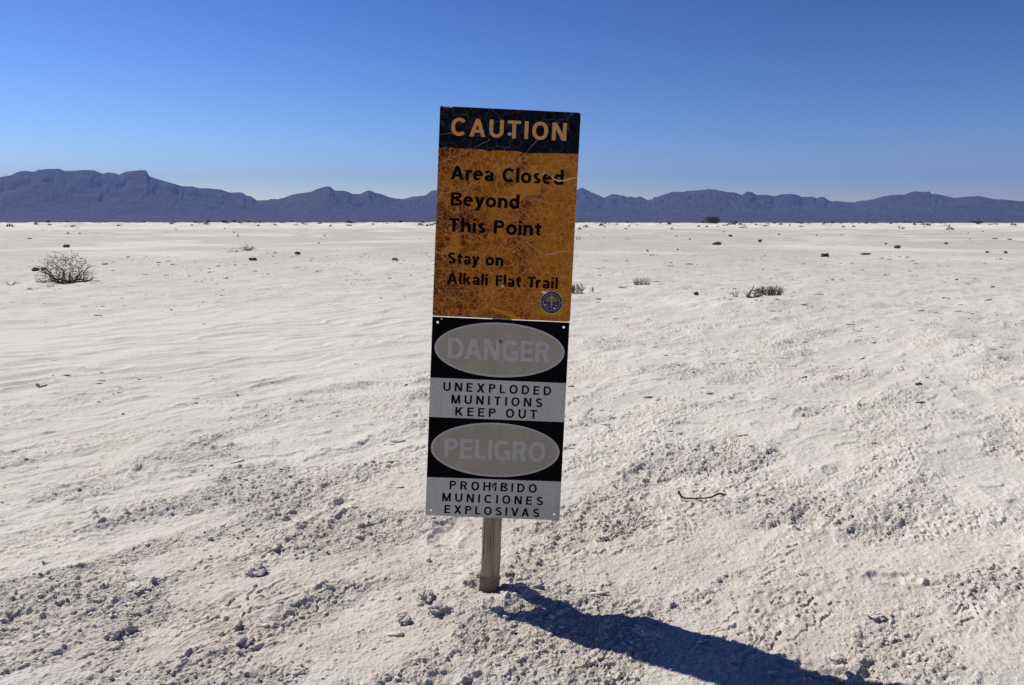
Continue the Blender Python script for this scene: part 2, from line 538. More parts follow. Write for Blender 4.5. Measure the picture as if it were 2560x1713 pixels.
def build_ground():
    rows = [0.05, .2, .4, .6, .8, 1.0, 1.15, 1.3, 1.4, 1.48]
    r = 1.52
    while r < 60:
        rows.append(r); r += max(.0023, r * r / 2100.)
    while r < 40000:
        rows.append(r); r *= 1.013 if r < 900 else 1.05
    rows = np.array(rows)
    fine = np.radians(np.arange(-41, 41.001, .062))
    left = np.radians(np.arange(42.5, 318, 1.5))
    azs = np.concatenate([fine, left])
    na, nr = len(azs), len(rows)
    rr, aa = np.meshgrid(rows, azs, indexing='ij')
    X = (rr * np.sin(aa)).ravel(); Y = (rr * np.cos(aa)).ravel()
    drr = np.repeat(np.maximum(np.gradient(rows), rows * .0011), na)
    Z, R, S = ground_h(X, Y, drr, full=True)
    V = np.stack([X, Y, Z], 1)
    V = np.concatenate([V, [[0, 0, float(Z[:na].mean())]]])
    i = np.arange(nr - 1)[:, None] * na; j = np.arange(na)[None, :]; j2 = (j + 1) % na
    F = np.stack([i + j, i + na + j, i + na + j2, i + j2], -1).reshape(-1, 4)[:, ::-1]
    c = len(V) - 1                                            # close the centre with triangles drawn as quads
    k = np.arange(0, na - 1, 2)
    F = np.concatenate([F, np.stack([np.full_like(k, c), k, k + 1, (k + 2) % na], 1)[:, ::-1]])
    me = fast_mesh("ground", V, F)
    rv = np.concatenate([rr.ravel(), [0]])
    av = np.concatenate([aa.ravel(), [0]])
    scrub = sstep(1300, 2200, rv) * .9
    dsg = np.hypot(V[:, 0] * .8 - .1, V[:, 1] - 2.1)
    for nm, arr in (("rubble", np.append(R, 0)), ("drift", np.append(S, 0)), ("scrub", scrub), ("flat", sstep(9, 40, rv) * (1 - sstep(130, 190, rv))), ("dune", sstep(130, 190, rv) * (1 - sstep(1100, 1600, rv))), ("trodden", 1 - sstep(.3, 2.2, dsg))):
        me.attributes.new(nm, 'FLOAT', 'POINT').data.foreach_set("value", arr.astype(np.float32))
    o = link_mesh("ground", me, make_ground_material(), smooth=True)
    tag(o, kind="structure", label="white gypsum flat with crust, ripples and trodden sand")
    return o


build_ground()

# ------------------------------------------------------------------ mountains: azimuth (deg), tan(elevation)*1000
RIDGE = [(-33.91,48.9),(-33.33,51.5),(-32.85,55.9),(-32.5,56.7),(-32.09,55.8),(-31.87,58.0),(-31.36,59.3),(-30.7,60.0),(-30.41,57.9),(-29.79,58.3),(-29.6,58.9),(-29.29,59.6),(-28.73,59.5),(-28.24,55.9),(-27.94,57.6),(-27.53,57.1),(-27.28,55.1),(-26.87,58.8),(-26.08,61.0),(-25.65,61.2),(-25.44,54.3),(-24.78,50.3),(-24.25,47.6),(-23.91,46.0),(-23.51,43.7),(-22.82,43.3),(-22.33,41.4),(-21.84,41.5),(-20.99,40.2),(-20.35,36.6),(-19.77,37.2),(-19.53,36.5),(-19.31,33.5),(-18.98,32.5),(-18.6,27.3),(-17.82,28.1),(-17.69,29.4),(-17.32,29.5),(-17.23,29.1),(-16.71,31.2),(-16.14,35.2),(-15.52,37.1),(-14.86,38.5),(-14.44,42.1),(-14.0,44.4),(-13.62,46.0),(-13.43,45.2),(-13.15,40.8),(-12.42,40.3),(-12.2,39.2),(-11.89,36.7),(-11.31,36.6),(-10.72,41.4),(-10.49,40.5),(-10.17,38.1),(-9.79,36.8),(-9.21,32.8),(-8.62,30.9),(-8.23,30.3),(-7.9,31.3),(-7.57,33.2),(-6.51,35.3),(-6.1,40.5),(-5.9,42.1),(-5.71,41.7),(-4.52,38.6),(-3.02,40.8),(-1.66,34.6),(0.3,37.7),(1.81,33.6),(3.32,37.1),(4.52,40.7),(5.28,45.3),(5.99,39.1),(6.55,35.3),(6.92,32.3),(7.47,36.7),(7.83,36.5),(8.06,35.2),(8.35,34.8),(8.57,33.2),(8.94,33.6),(9.23,31.9),(9.59,34.0),(9.85,31.6),(10.11,29.0),(10.47,29.9),(10.61,33.0),(10.79,32.6),(11.39,36.3),(11.96,39.4),(12.67,39.0),(13.1,40.5),(14.01,41.0),(14.5,42.2),(14.99,41.4),(15.55,39.5),(15.83,38.2),(16.31,37.8),(16.87,34.4),(17.17,38.5),(17.48,38.2),(17.86,34.4),(18.5,34.5),(19.07,32.4),(19.5,34.7),(20.25,35.3),(20.58,33.8),(20.92,31.3),(21.66,31.4),(21.9,29.3),(22.11,31.0),(22.37,30.7),(22.67,26.8),(22.96,25.2),(23.12,26.1),(23.88,24.4),(24.38,24.3),(24.68,26.0),(25.05,26.3),(25.59,28.1),(26.07,30.7),(26.54,32.3),(27.37,32.4),(27.65,34.8),(27.94,36.1),(28.41,35.1),(28.81,35.5),(28.91,32.7),(29.16,32.9),(29.62,30.8),(30.25,27.8),(30.91,29.0),(31.62,29.6),(31.95,28.2),(32.39,25.9),(32.92,25.4),(33.77,23.4),(34.04,23.5)]


def build_mountains():
    az = np.arange(-58, 58.001, .04)
    ra = np.array([p[0] for p in RIDGE]); rv = np.array([p[1] for p in RIDGE]) / 1000.
    tel = np.interp(az, ra, rv)
    ext = .034 + .012 * fbm(az / 3.1, az * 0 + .3, 4, 70)
    wl_ = sstep(34, 38, np.abs(az))
    tel = tel * (1 - wl_) + np.maximum(.012, ext) * wl_
    Rr = 20000 + 1500 * perlin(az / 9., az * 0 + 2.2, 71)
    H = tel * Rr
    ts = np.concatenate([np.linspace(0, 1, 70), 1 + np.linspace(.03, .5, 14)])
    A, T = np.meshgrid(az, ts, indexing='xy')
    R0 = 12000.
    RR = np.where(T <= 1, R0 + (Rr[None, :] - R0) * T, Rr[None, :] + (T - 1) * 9000)
    Hh = np.repeat(H[None, :], len(ts), 0)
    # broad smooth height underneath, so that peaks do not run straight down the slope
    ker = np.exp(-(np.arange(-60, 61) / 26.) ** 2); ker /= ker.sum()
    Hs = np.convolve(np.pad(H, 60, mode='edge'), ker, 'valid')[None, :]
    k = sstep(.72, 1, T)
    HH = Hs * .97 * (1 - k) + Hh * k
    prof = np.where(T <= 1, .13 * T + .87 * T ** 3.4, np.clip(1 - ((T - 1) / .5) ** 1.3, 0, 1))
    x = RR * np.sin(np.radians(A)); y = RR * np.cos(np.radians(A))
    wx = x / 620 + .5 * fbm(x / 700, y / 900, 2, 80)
    gul = np.abs(fbm(wx, y / 1500, 4, 74, .6))
    spur = np.abs(perlin(x / 2600 + 5, y / 5200, 78))
    relief = sstep(.22, .6, T) * (1 - sstep(.90, .995, T)) * (T <= 1)
    Z = HH * prof
    Z = Z * (1 + relief * (.26 * (.42 - spur) + .20 * (.30 - gul)))
    Z = Z + sstep(.25, .7, T) * (T < .985) * 15 * fbm(x / 210, y / 260, 3, 83, .6)
    cap = tel[None, :] * RR * .97                              # the skyline stays the highest thing
    Z = np.where(T < .97, np.minimum(Z, cap), Z)
    V = np.stack([x, y, Z - 2.0], -1).reshape(-1, 3)
    na, nr = len(az), len(ts)
    i = np.arange(nr - 1)[:, None] * na; j = np.arange(na - 1)[None, :]
    F = np.stack([i + j, i + na + j, i + na + j + 1, i + j + 1], -1).reshape(-1, 4)[:, ::-1]
    me = fast_mesh("mountains", V, F)
    m = new_mat("bare_mountain_slopes", (.09, .075, .06), .95, .05); t = NT(m); v = t.coord()
    n = t.noise(v, .0016, 6, .62); n2 = t.noise(t.mapping(v, (1, 1, 5)), .0007, 5, .6)
    c = t.mix(t.ramp(n, [(.35, 0.), (.68, 1.)]), (.045, .040, .036), (.070, .062, .055))
    c = t.mix(t.math('MULTIPLY', t.ramp(n2, [(.4, 0.), (.65, 1.)]), .6), c, (.04, .04, .032))
    t.color(c)
    o = link_mesh("mountains", me, m, smooth=False)
    tag(o, kind="structure", label="long blue hazy mountain range along the horizon")


build_mountains()

# ------------------------------------------------------------------ lettering: glyphs as bars and bent strips
# a glyph is a list of strokes; each stroke a list of convex quads (2-D), cap height 1


def strip(pts, w, closed=False):
    pts = [np.array(p, float) for p in pts]
    n = len(pts); L = []; R = []
    for i in range(n):
        if closed: a, b = pts[(i - 1) % n], pts[(i + 1) % n]
        else: a, b = pts[max(i - 1, 0)], pts[min(i + 1, n - 1)]
        d = b - a; d = d / (np.hypot(*d) + 1e-9); nn = np.array([-d[1], d[0]])
        L.append(pts[i] + nn * w / 2); R.append(pts[i] - nn * w / 2)
    q = []
    for i in range(n if closed else n - 1):
        k = (i + 1) % n
        q.append([L[i], R[i], R[k], L[k]])
    return q


def arc(cx, cy, rx, ry, a0, a1, n=22):
    return [(cx + rx * math.cos(math.radians(a0 + (a1 - a0) * i / n)), cy + ry * math.sin(math.radians(a0 + (a1 - a0) * i / n))) for i in range(n + 1)]


def box(x0, y0, x1, y1): return [[(x0, y0), (x1, y0), (x1, y1), (x0, y1)]]


def slant(xb, xt, hw, y0=0., y1=1.):
    """bar with level ends: centre xb at y0, xt at y1, horizontal width hw"""
    return [[(xb - hw / 2, y0), (xb + hw / 2, y0), (xt + hw / 2, y1), (xt - hw / 2, y1)]]


def sup(cx, cy, rx, ry, n=40, e=2.25):
    """slightly squared ring centre line"""
    o = []
    for i in range(n):
        a = 2 * math.pi * i / n; c, s = math.cos(a), math.sin(a)
        o.append((cx + rx * math.copysign(abs(c) ** (2 / e), c), cy + ry * math.copysign(abs(s) ** (2 / e), s)))
    return o


def sarc(cx, cy, rx, ry, a0, a1, n=26, e=2.25):
    o = []
    for i in range(n + 1):
        a = math.radians(a0 + (a1 - a0) * i / n); c, s = math.cos(a), math.sin(a)
        o.append((cx + rx * math.copysign(abs(c) ** (2 / e), c), cy + ry * math.copysign(abs(s) ** (2 / e), s)))
    return o


def glyph(ch, w):
    h = w / 2; hb = w * .9                     # level strokes a little thinner
    if ch == 'A':
        W = .82; return W, [slant(w * .55, W / 2, w * 1.08), slant(W - w * .55, W / 2, w * 1.08), box(.20, .22, W - .20, .22 + hb)]
    if ch == 'B':
        return .66, [box(0, 0, w, 1), strip([(w * .5, 1 - hb / 2), (.34, 1 - hb / 2)] + arc(.36, .765, .22, .235 - hb / 2, 90, -90) + [(w * .5, .53)], hb),
                     strip([(.38, .53)] + arc(.38, .265 + .0, .26 - .01, .265 - hb / 2, 90, -90) + [(w * .5, hb / 2)], hb)]
    if ch == 'C':
        return .76, [strip(sarc(.40, .5, .40 - h, .5 - h + .012, 42, 318, 34), w)]
    if ch == 'D':
        return .74, [box(0, 0, w, 1), strip([(w * .5, 1 - hb / 2), (.32, 1 - hb / 2)] + arc(.32, .5, .42 - h, .5 - hb / 2, 90, -90) + [(w * .5, hb / 2)], w * .97)]
    if ch == 'E':
        return .60, [box(0, 0, w, 1), box(w, 0, .60, hb), box(w, 1 - hb, .59, 1), box(w, .5 - hb / 2 + .02, .55, .5 + hb / 2 + .02)]
    if ch == 'F':
        return .55, [box(0, 0, w, 1), box(w, 1 - hb, .55, 1), box(w, .47, .51, .47 + hb)]
    if ch == 'G':
        return .78, [strip(sarc(.40, .5, .40 - h, .5 - h + .012, 42, 300, 34), w), box(.78 - w * .95, 0.03, .78, .5), box(.44, .5 - hb, .78 - w * .9, .5)]
    if ch == 'H':
        return .72, [box(0, 0, w, 1), box(.72 - w, 0, .72, 1), box(w, .5 - hb / 2 + .02, .72 - w, .5 + hb / 2 + .02)]
    if ch == 'I': return w, [box(0, 0, w, 1)]
    if ch == 'K':
        return .72, [box(0, 0, w, 1), slant(w * .9, .72 - w * .62, w * 1.25, .36, 1), slant(.72 - w * .6, .30, w * 1.22, 0, .60)]
    if ch == 'L': return .55, [box(0, 0, w, 1), box(w, 0, .55, hb)]
    if ch == 'M':
        return .86, [box(0, 0, w, 1), box(.86 - w, 0, .86, 1), slant(.43, w * .62, w * 1.05, 0, 1), slant(.43, .86 - w * .62, w * 1.05, 0, 1)]
    if ch == 'N':
        return .73, [box(0, 0, w, 1), box(.73 - w, 0, .73, 1), slant(.73 - w * .6, w * .6, w * 1.18, 0, 1)]
    if ch == 'O':
        return .80, [strip(sup(.40, .5, .40 - h, .5 - h + .012), w, True)]
    if ch in 'PR':
        st = [box(0, 0, w, 1), strip([(w * .5, 1 - hb / 2), (.36, 1 - hb / 2)] + arc(.38, .72, .28 - h, .28 - hb / 2, 90, -90) + [(w * .5, .44 + hb / 2)], hb)]
        if ch == 'R': st.append(slant(.68 - w * .58, .40, w * 1.12, 0, .50))
        return (.68 if ch == 'R' else .66), st
    if ch == 'S':
        p = sarc(.335, .735, .31 - h, .265 - h + .012, 25, 180, 14, 2.1) + sarc(.335, .735, .31 - h, .265 - h + .02, 195, 250, 6, 2.1) + \
            sarc(.345, .265, .325 - h, .265 - h + .02, 70, 0, 8, 2.1) + sarc(.345, .265, .325 - h, .265 - h + .012, -12, -158, 14, 2.1)
        return .67, [strip(p, w)]
    if ch == 'T': return .66, [box(.33 - h, 0, .33 + h, 1 - hb), box(0, 1 - hb, .66, 1)]
    if ch == 'U':
        W = .72
        return W, [strip([(h, 1), (h, .36)] + arc(W / 2, .36, W / 2 - h, .36 - h + .012, 180, 360) + [(W - h, .36), (W - h, 1)], w)]
    if ch == 'V':
        W = .80; return W, [slant(W / 2, w * .55, w * 1.08), slant(W / 2, W - w * .55, w * 1.08)]
    if ch == 'X':
        W = .78; return W, [slant(w * .62, W - w * .66, w * 1.25), slant(W - w * .62, w * .66, w * 1.25)]
    # lower case, x-height .74
    xh = .745
    if ch == 'a':
        return .56, [box(.56 - w, 0, .56, .46), strip([(.06, .655)] + arc(.30, .46, .26 - h + .0, xh - .46 - h + .012, 118, 0, 14), w),
                     strip(sup(.27, .21, .27 - h, .22 - h + .012, 26), w * .92, True), ]
    if ch == 'd':
        return .62, [box(.62 - w, 0, .62, 1.06), strip(sup(.31, .365, .31 - h, .375 - h + .012), w, True)]
    if ch == 'e':
        return .62, [strip(arc(.31, .37, .31 - h, .375 - h + .012, 0, 312, 30), w), box(.10, .33, .62 - w * .12, .33 + hb * .8)]
    if ch == 'h' or ch == 'n':
        st = [box(0, 0, w, 1.06 if ch == 'h' else xh), strip([(h, .38)] + arc(.30, .42, .30 - h, xh - .42 - h + .01, 180, 0) + [(.60 - h, .42), (.60 - h, 0)], w)]
        return .60, st
    if ch == 'i': return w, [box(0, 0, w, xh), box(-.005, .86, w + .005, 1.03)]
    if ch == 'k':
        return .60, [box(0, 0, w, 1.06), slant(w * .9, .60 - w * .66, w * 1.25, .30, xh), slant(.60 - w * .6, .26, w * 1.2, 0, .48)]
    if ch == 'l': return w, [box(0, 0, w, 1.06)]
    if ch == 'o': return .66, [strip(sup(.33, .365, .33 - h, .375 - h + .012), w, True)]
    if ch == 'r':
        return .40, [box(0, 0, w, xh), strip([(h, .36)] + arc(.34, .40, .34 - h, xh - .40 - h + .01, 180, 78), w)]
    if ch == 's':
        p = arc(.245, .545, .225 - h, .20 - h + .012, 35, 180, 12) + arc(.245, .545, .225 - h, .20 - h + .02, 200, 250, 5) + \
            arc(.25, .20, .245 - h, .20 - h + .02, 70, 0, 7) + arc(.25, .20, .245 - h, .20 - h + .012, -15, -150, 12)
        return .49, [strip(p, w * .95)]
    if ch == 't':
        return .43, [strip([(.10 + h, .92), (.10 + h, .26)] + arc(.32, .22, .22 - h, .22 - h + .01, 180, 285, 12), w), box(0, xh - hb, .42, xh)]
    if ch == 'y':
        W = .62; return W, [slant(W / 2, w * .55, w * 1.1, 0, xh), slant(.18, W - w * .55, w * 1.1, -.30, xh), box(.04, -.30, .20, -.30 + hb)]
    raise KeyError(ch)


def letters(word, w, gap):
    """quads of a word, x from 0; gap between letters in cap heights"""
    x = 0; out = []
    kern = {('T', 'r'): -.10, ('A', 'U'): -.02, ('L', 'O'): -.02, ('V', 'A'): -.10, ('r', 'e'): -.04, ('y', 'o'): -.05, ('F', 'l'): -.02, ('D', 'A'): -.06, ('C', 'A'): -.04}
    for i, ch in enumerate(word):
        W, st = glyph(ch, w)
        if i: x += gap + kern.get((word[i - 1], ch), 0)
        out += [[[(p[0] + x, p[1]) for p in q] for q in s] for s in st]
        x += W
    return out


def lettering(name, words, mat, parent, y, w):
    """words: (text, x0, x1, baseline v, cap top v, gap) in mm on the panel"""
    V = []; F = []; k = 0
    for text, x0, x1, vb, vt, gap, *ww in words:
        st = letters(text, ww[0] if ww else w, gap)
        xs = [p[0] for s in st for q in s for p in q]
        a, b = min(xs), max(xs)
        for s in st:
            k += 1
            yo = y - .000012 * (k % 9)
            for q in s:
                n0 = len(V)
                for p in q:
                    V.append(((x0 + (p[0] - a) / (b - a) * (x1 - x0)) / 1000., yo, Z0 + (vb + p[1] * (vt - vb)) / 1000.))
                F.append((n0, n0 + 1, n0 + 2, n0 + 3))
    return mesh_obj(name, V, F, mat, parent)


def plate(name, outline, holes, thick, y, mat, parent):
    """flat plate with real through holes; outline and holes in mm, front face at y"""
    cu = bpy.data.curves.new(name, 'CURVE')
    cu.dimensions = '2D'; cu.fill_mode = 'BOTH'; cu.extrude = thick / 2
    for loop in [outline] + holes:
        sp = cu.splines.new('POLY'); sp.points.add(len(loop) - 1); sp.use_cyclic_u = True
        for p, (a, b) in zip(sp.points, loop): p.co = (a / 1000., b / 1000., 0, 1)
    tmp = bpy.data.objects.new(name, cu); COL.objects.link(tmp)
    dg = bpy.context.evaluated_depsgraph_get()
    me = bpy.data.meshes.new_from_object(tmp.evaluated_get(dg))
    bpy.data.objects.remove(tmp)
    me.transform(Matrix(((1, 0, 0, 0), (0, 0, -1, y + thick / 2), (0, 1, 0, Z0), (0, 0, 0, 1))))
    me.name = name; me.materials.clear(); me.materials.append(mat)
    o = bpy.data.objects.new(name, me); COL.objects.link(o); o.parent = parent
    return o


def circ(cx, cy, r, n=20): return [(cx + r * math.cos(2 * math.pi * i / n), cy + r * math.sin(2 * math.pi * i / n)) for i in range(n)]


def ell(cx, cy, rx, ry, n=96): return [(cx + rx * math.cos(2 * math.pi * i / n), cy + ry * math.sin(2 * math.pi * i / n)) for i in range(n)]


def rrect(x0, y0, x1, y1, r, n=6):
    o = []
    for cx, cy, a in ((x1 - r, y1 - r, 0), (x0 + r, y1 - r, 90), (x0 + r, y0 + r, 180), (x1 - r, y0 + r, 270)):
        for i in range(n + 1):
            t = math.radians(a + 90 * i / n); o.append((cx + r * math.cos(t), cy + r * math.sin(t)))
    return o


# ------------------------------------------------------------------ the warning sign
sign = empty("warning_sign", base)
sign.rotation_euler = Msign.to_euler()
tag(sign, "leaning warning sign with crackled orange panel above black and white panel on wooden post", "sign")

# post
pw, pd = .0328, .040
V = []; F = []
nz = 40
for k in range(nz + 1):
    zz = -.16 + (Z0 - .03 + .16) * k / nz
    wob = .0012 * math.sin(k * 1.3) + .0008 * math.sin(k * 3.1)
    for cx, cy in ((-pw, .002), (-pw + .004, -.002), (pw - .004, -.002), (pw, .002), (pw, pd), (-pw, pd)):
        V.append((cx + wob + .0004 + (0.0 if zz > .2 else (zz - .2) * .004), .0045 + cy, zz))
for k in range(nz):
    for i in range(6):
        a = k * 6 + i; b = k * 6 + (i + 1) % 6
        F.append((a, b, b + 6, a + 6))
F.append(tuple(range(nz * 6, nz * 6 + 6)))
post = mesh_obj("wooden_post", V, F, M_WOOD, sign)
V = []; F = []
for k, zz in enumerate((-.10, .0, .022, .040)):
    for i in range(24):
        a = 2 * math.pi * i / 24
        cx = math.cos(a); cy = math.sin(a)
        sc = 1 / max(abs(cx) / (pw + .0022), abs(cy) / (pd / 2 + .0045)) if k < 4 else 1
        jag = (.006 * math.sin(i * 2.3) + .004 * math.sin(i * 5.1)) if k == 3 else 0
        V.append((cx * sc - .0005, .0045 + pd / 2 + cy * sc, zz + jag))
for k in range(3):
    for i in range(24):
        a = k * 24 + i; b = k * 24 + (i + 1) % 24
        F.append((a, b, b + 24, a + 24))
mesh_obj("dirt_crust", V, F, M_WOODDIRT, post)

# upper panel ------------------------------------------------------
TH = .002
up = plate("caution_panel", rrect(-228.5, -681, 228.5, 0, 6), [circ(-.6, -343.6, 2.6)], TH, .0, M_CRACK, sign)
plate("metal_backing", rrect(-229.2, -681.8, 229.2, .7, 6), [circ(-.6, -343.6, 2.4)], .0012, .0022, M_EDGE, up)
hdr = rrect(-228.3, -131.9, 228.3, -.2, 6)
hdr = [(x, y) for x, y in hdr if y > -120] + []
hdr = [p for p in hdr[:14]] + [(-228.3, -131.0), (-80, -132.2), (-72, -136), (-58, -137), (-52, -133), (30, -132.5), (52, -136.5), (66, -138), (100, -135), (228.3, -131.9)]
hb_ = plate("black_header_band", hdr, [], .0001, -.0004, M_BLACKCRACK, up)
lettering("heading_lettering", [("CAUTION", -190, 185.5, -92, -35.6, .20)], M_TAN_LETTER, up, -.0008, .19)
BW = .200
lettering("message_lettering", [
    ("Area", -185.7, -45.5, -233, -188.5, .10), ("Closed", -16.5, 184, -233.5, -188.2, .10),
    ("Beyond", -182.5, 42.3, -317.3, -274, .10),
    ("This", -187, -64.7, -402, -358, .10), ("Point", -38, 119.4, -402.5, -358.5, .10),
    ("Stay", -184.5, -80, -506.5, -470.5, .10), ("on", -60.3, -1.5, -506.8, -470.5, .12),
    ("Alkali", -185.5, -49.8, -573.5, -537.6, .11), ("Flat", -24, 60, -574, -538, .11), ("Trail", 80.5, 182, -574.5, -538, .11)], M_LETTER, up, -.0005, BW)


def line_mesh(name, lines, mats, idx, parent, y):
    for j, ((pts, w), m) in enumerate(zip(lines, idx)):
        V = []; F = []
        P = [np.array(p, float) for p in pts]
        # subdivide with a little wander
        Q = [P[0]]
        for a, b in zip(P[:-1], P[1:]):
            for k in range(1, 5):
                q = a + (b - a) * k / 4
                Q.append(q + (rng.normal(0, .8, 2) if k < 4 else 0))
        n = len(Q)
        for i, q in enumerate(strip(Q, w)):
            f0 = 1 - .75 * abs(2 * i / n - 1) ** 2; n0 = len(V)
            c = (q[0] + q[1]) / 2; d = (q[2] + q[3]) / 2
            f1 = 1 - .75 * abs(2 * (i + 1) / n - 1) ** 2
            for p, cc, f in ((q[0], c, f0), (q[1], c, f0), (q[2], d, f1), (q[3], d, f1)):
                p = cc + (p - cc) * f
                V.append((p[0] / 1000., y - .00001 * (j % 5), Z0 + p[1] / 1000.))
            F.append((n0, n0 + 1, n0 + 2, n0 + 3))
        mesh_obj(name, V, F, mats[m], parent)


line_mesh("peeled_crack", [
    ([(55, -405), (73, -425), (92, -437), (126, -464), (150, -461), (181, -452), (200, -450), (227, -449)], 1.98),
    ([(181, -452), (190, -470), (210, -492), (226, -500)], 0.88),
    ([(-227, -285), (-170, -268), (-122, -253), (-92, -232), (-60, -206), (-40, -180), (-22, -160), (-7, -136)], 1.10),
    ([(121, -197), (140, -206), (150, -216), (165, -222), (190, -219), (215, -209), (228, -208)], 3.00),
    ([(110, -205), (121, -197), (118, -190)], 1.43),
    ([(-53, -179), (-7, -182), (25, -168), (62, -132)], 1.10),
    ([(62, -132), (75, -112), (95, -91), (104, -86)], 0.83),
    ([(-227, -178), (-190, -168), (-150, -150), (-120, -130)], 0.88),
    ([(-120, -130), (-85, -112), (-60, -98)], 0.66),
    ([(-227, -93), (-190, -84), (-150, -78)], 0.66),
    ([(40, -250), (70, -275), (110, -290), (150, -295), (190, -292)], 0.88),
    ([(-40, -575), (-34, -600), (-28, -640)], 0.88),
    ([(0, -630), (8, -605), (30, -580)], 0.77),
    ([(-.6, -343), (10, -342), (24, -343)], 0.88), ([(-.6, -343), (-14, -340), (-30, -341)], 0.77), ([(-.6, -343), (1, -330), (3, -318)], 0.77), ([(-.6, -343), (-6, -356), (-4, -370)], 0.77),
    ([(140, -630), (120, -628), (90, -626)], 0.88)],
    [M_CRACKLINE, M_CRACKBRIGHT], [0, 0, 0, 1, 1, 0, 0, 0, 0, 0, 0, 0, 0, 0, 0, 0, 0, 0], up, -.0011)


def poly(name, pts, y, mat, parent):
    return mesh_obj(name, [(a / 1000., y, Z0 + b / 1000.) for a, b in pts], [tuple(range(len(pts)))[::-1] if area(pts) < 0 else tuple(range(len(pts)))], mat, parent)


def area(p): return sum(a[0] * b[1] - b[0] * a[1] for a, b in zip(p, p[1:] + p[:1]))


poly("peeled_streak", [(-42, -644), (-25, -647), (0, -652), (32, -662), (58, -674), (84, -680.6), (44, -680.4), (22, -672), (-8, -660), (-36, -655), (-30, -651)], -.0003, M_STREAK, up)


def dome(name, u, v, r, h, mat, parent, y=-.0005):
    V = [(u / 1000., y - h, Z0 + v / 1000.)]; F = []
    n = 16
    for k, (rr, hh) in enumerate(((.45, .92), (.8, .6), (1., .12), (1., -.3))):
        for i in range(n):
            a = 2 * math.pi * i / n
            V.append((u / 1000. + rr * r * math.cos(a), y - h * hh, Z0 + v / 1000. + rr * r * math.sin(a)))
    for i in range(n): F.append((0, 1 + i, 1 + (i + 1) % n))
    for k in range(3):
        for i in range(n):
            a = 1 + k * n + i; b = 1 + k * n + (i + 1) % n
            F.append((a, a + n, b + n, b))
    return mesh_obj(name, V, F, mat, parent, smooth=True)


dome("screw_head", .3, -77.6, .0068, .0035, M_SCREW, up)
dome("screw_head", -.6, -572.1, .0068, .0035, M_SCREW, up)


# round sticker
def emblem(parent, cx, cy, R):
    V = []; F = []; mi = []
    ang = math.radians(-1.0)

    def add(pts, layer, m):
        n0 = len(V)
        if area(pts) < 0: pts = pts[::-1]
        for a, b in pts: V.append(((cx + a * R) / 1000., -.0006 - .00006 * layer, Z0 + (cy + b * R) / 1000.))
        F.append(tuple(range(n0, n0 + len(pts)))); mi.append(m)
    add(ell(0, 0, 1.04, 1.04, 48), 0, 2)
    add(ell(0, 0, 1.0, 1.0, 48), 1, 0)
    add(ell(0, 0, .80, .80, 48), 2, 2)
    add(ell(0, 0, .765, .765, 48), 3, 1)
    add([(x, y) for x, y in ell(0, 0, .765, .765, 48) if y > .12], 4, 0)
    for k in range(11):                                        # sun rays
        a = math.radians(20 + 140 * k / 10); b = .05
        add([(.20 * math.cos(a - b * 2), .22 + .18 * math.sin(a - b * 2)), (.55 * math.cos(a - b), .22 + .40 * math.sin(a - b)), (.55 * math.cos(a + b), .22 + .40 * math.sin(a + b)), (.20 * math.cos(a + b * 2), .22 + .18 * math.sin(a + b * 2))], 5, 4)
    add(ell(0, .34, .24, .20, 24), 6, 4)
    add(ell(0, .20, .62, .17, 32), 7, 3)                       # cloud-like band
    add(ell(0, .30, .40, .13, 32), 8, 3)
    add(ell(0, .19, .40, .022, 24), 9, 0)
    for sx in (-1, 1):                                         # leaves below
        for a0 in (20, 48):
            a = math.radians(-90 + sx * a0)
            add([(.08 * sx, .02), (.34 * math.cos(a) + .03, .34 * math.sin(a)), (.38 * math.cos(a), .38 * math.sin(a)), (.30 * math.cos(a) - .03, .30 * math.sin(a) + .02)], 10, 3)
    add([(-.035, .62), (.035, .62), (.04, -.38), (-.04, -.38)], 11, 2)
    add([(-.02, .70), (.02, .70), (.035, .62), (-.035, .62)], 11, 2)
    add([(-.03, -.38), (.03, -.38), (.03, -.74), (-.03, -.74)], 11, 3)
    add([(-.13, -.43), (.13, -.43), (.13, -.46), (-.13, -.46)], 12, 3)
    add([(-.66, -.20), (-.48, -.20), (-.48, -.31), (-.66, -.31)], 10, 5)
    add([(.34, -.30), (.42, -.20), (.48, -.26), (.55, -.20), (.50, -.31)], 10, 5)
    add([(.18, -.60), (.22, -.42), (.30, -.46), (.42, -.54), (.40, -.61)], 10, 5)
    add([(-.50, -.56), (-.30, -.40), (-.10, -.40), (-.28, -.45), (-.44, -.58)], 10, 2)
    for sx in (-1, 1): add(ell(sx * .90, .01, .045, .045, 12), 10, 5)
    for k in range(26):                                        # worn ring of small characters
        a = math.radians((28 + 124 * k / 12) if k < 13 else (208 + 124 * (k - 13) / 12)); c, s = math.cos(a), math.sin(a)
        for q in ((-.012, .012),):
            add([(.855 * c - s * q[0], .855 * s + c * q[0]), (.935 * c - s * q[0], .935 * s + c * q[0]), (.935 * c - s * q[1], .935 * s + c * q[1]), (.855 * c - s * q[1], .855 * s + c * q[1])], 10, 3)
    return mesh_obj("round_emblem", V, F, [M_EMBLACK, M_PURPLE, M_EMPALE, M_EMTAN, M_EMGOLD, M_EMWHITE], parent, mat_idx=mi)


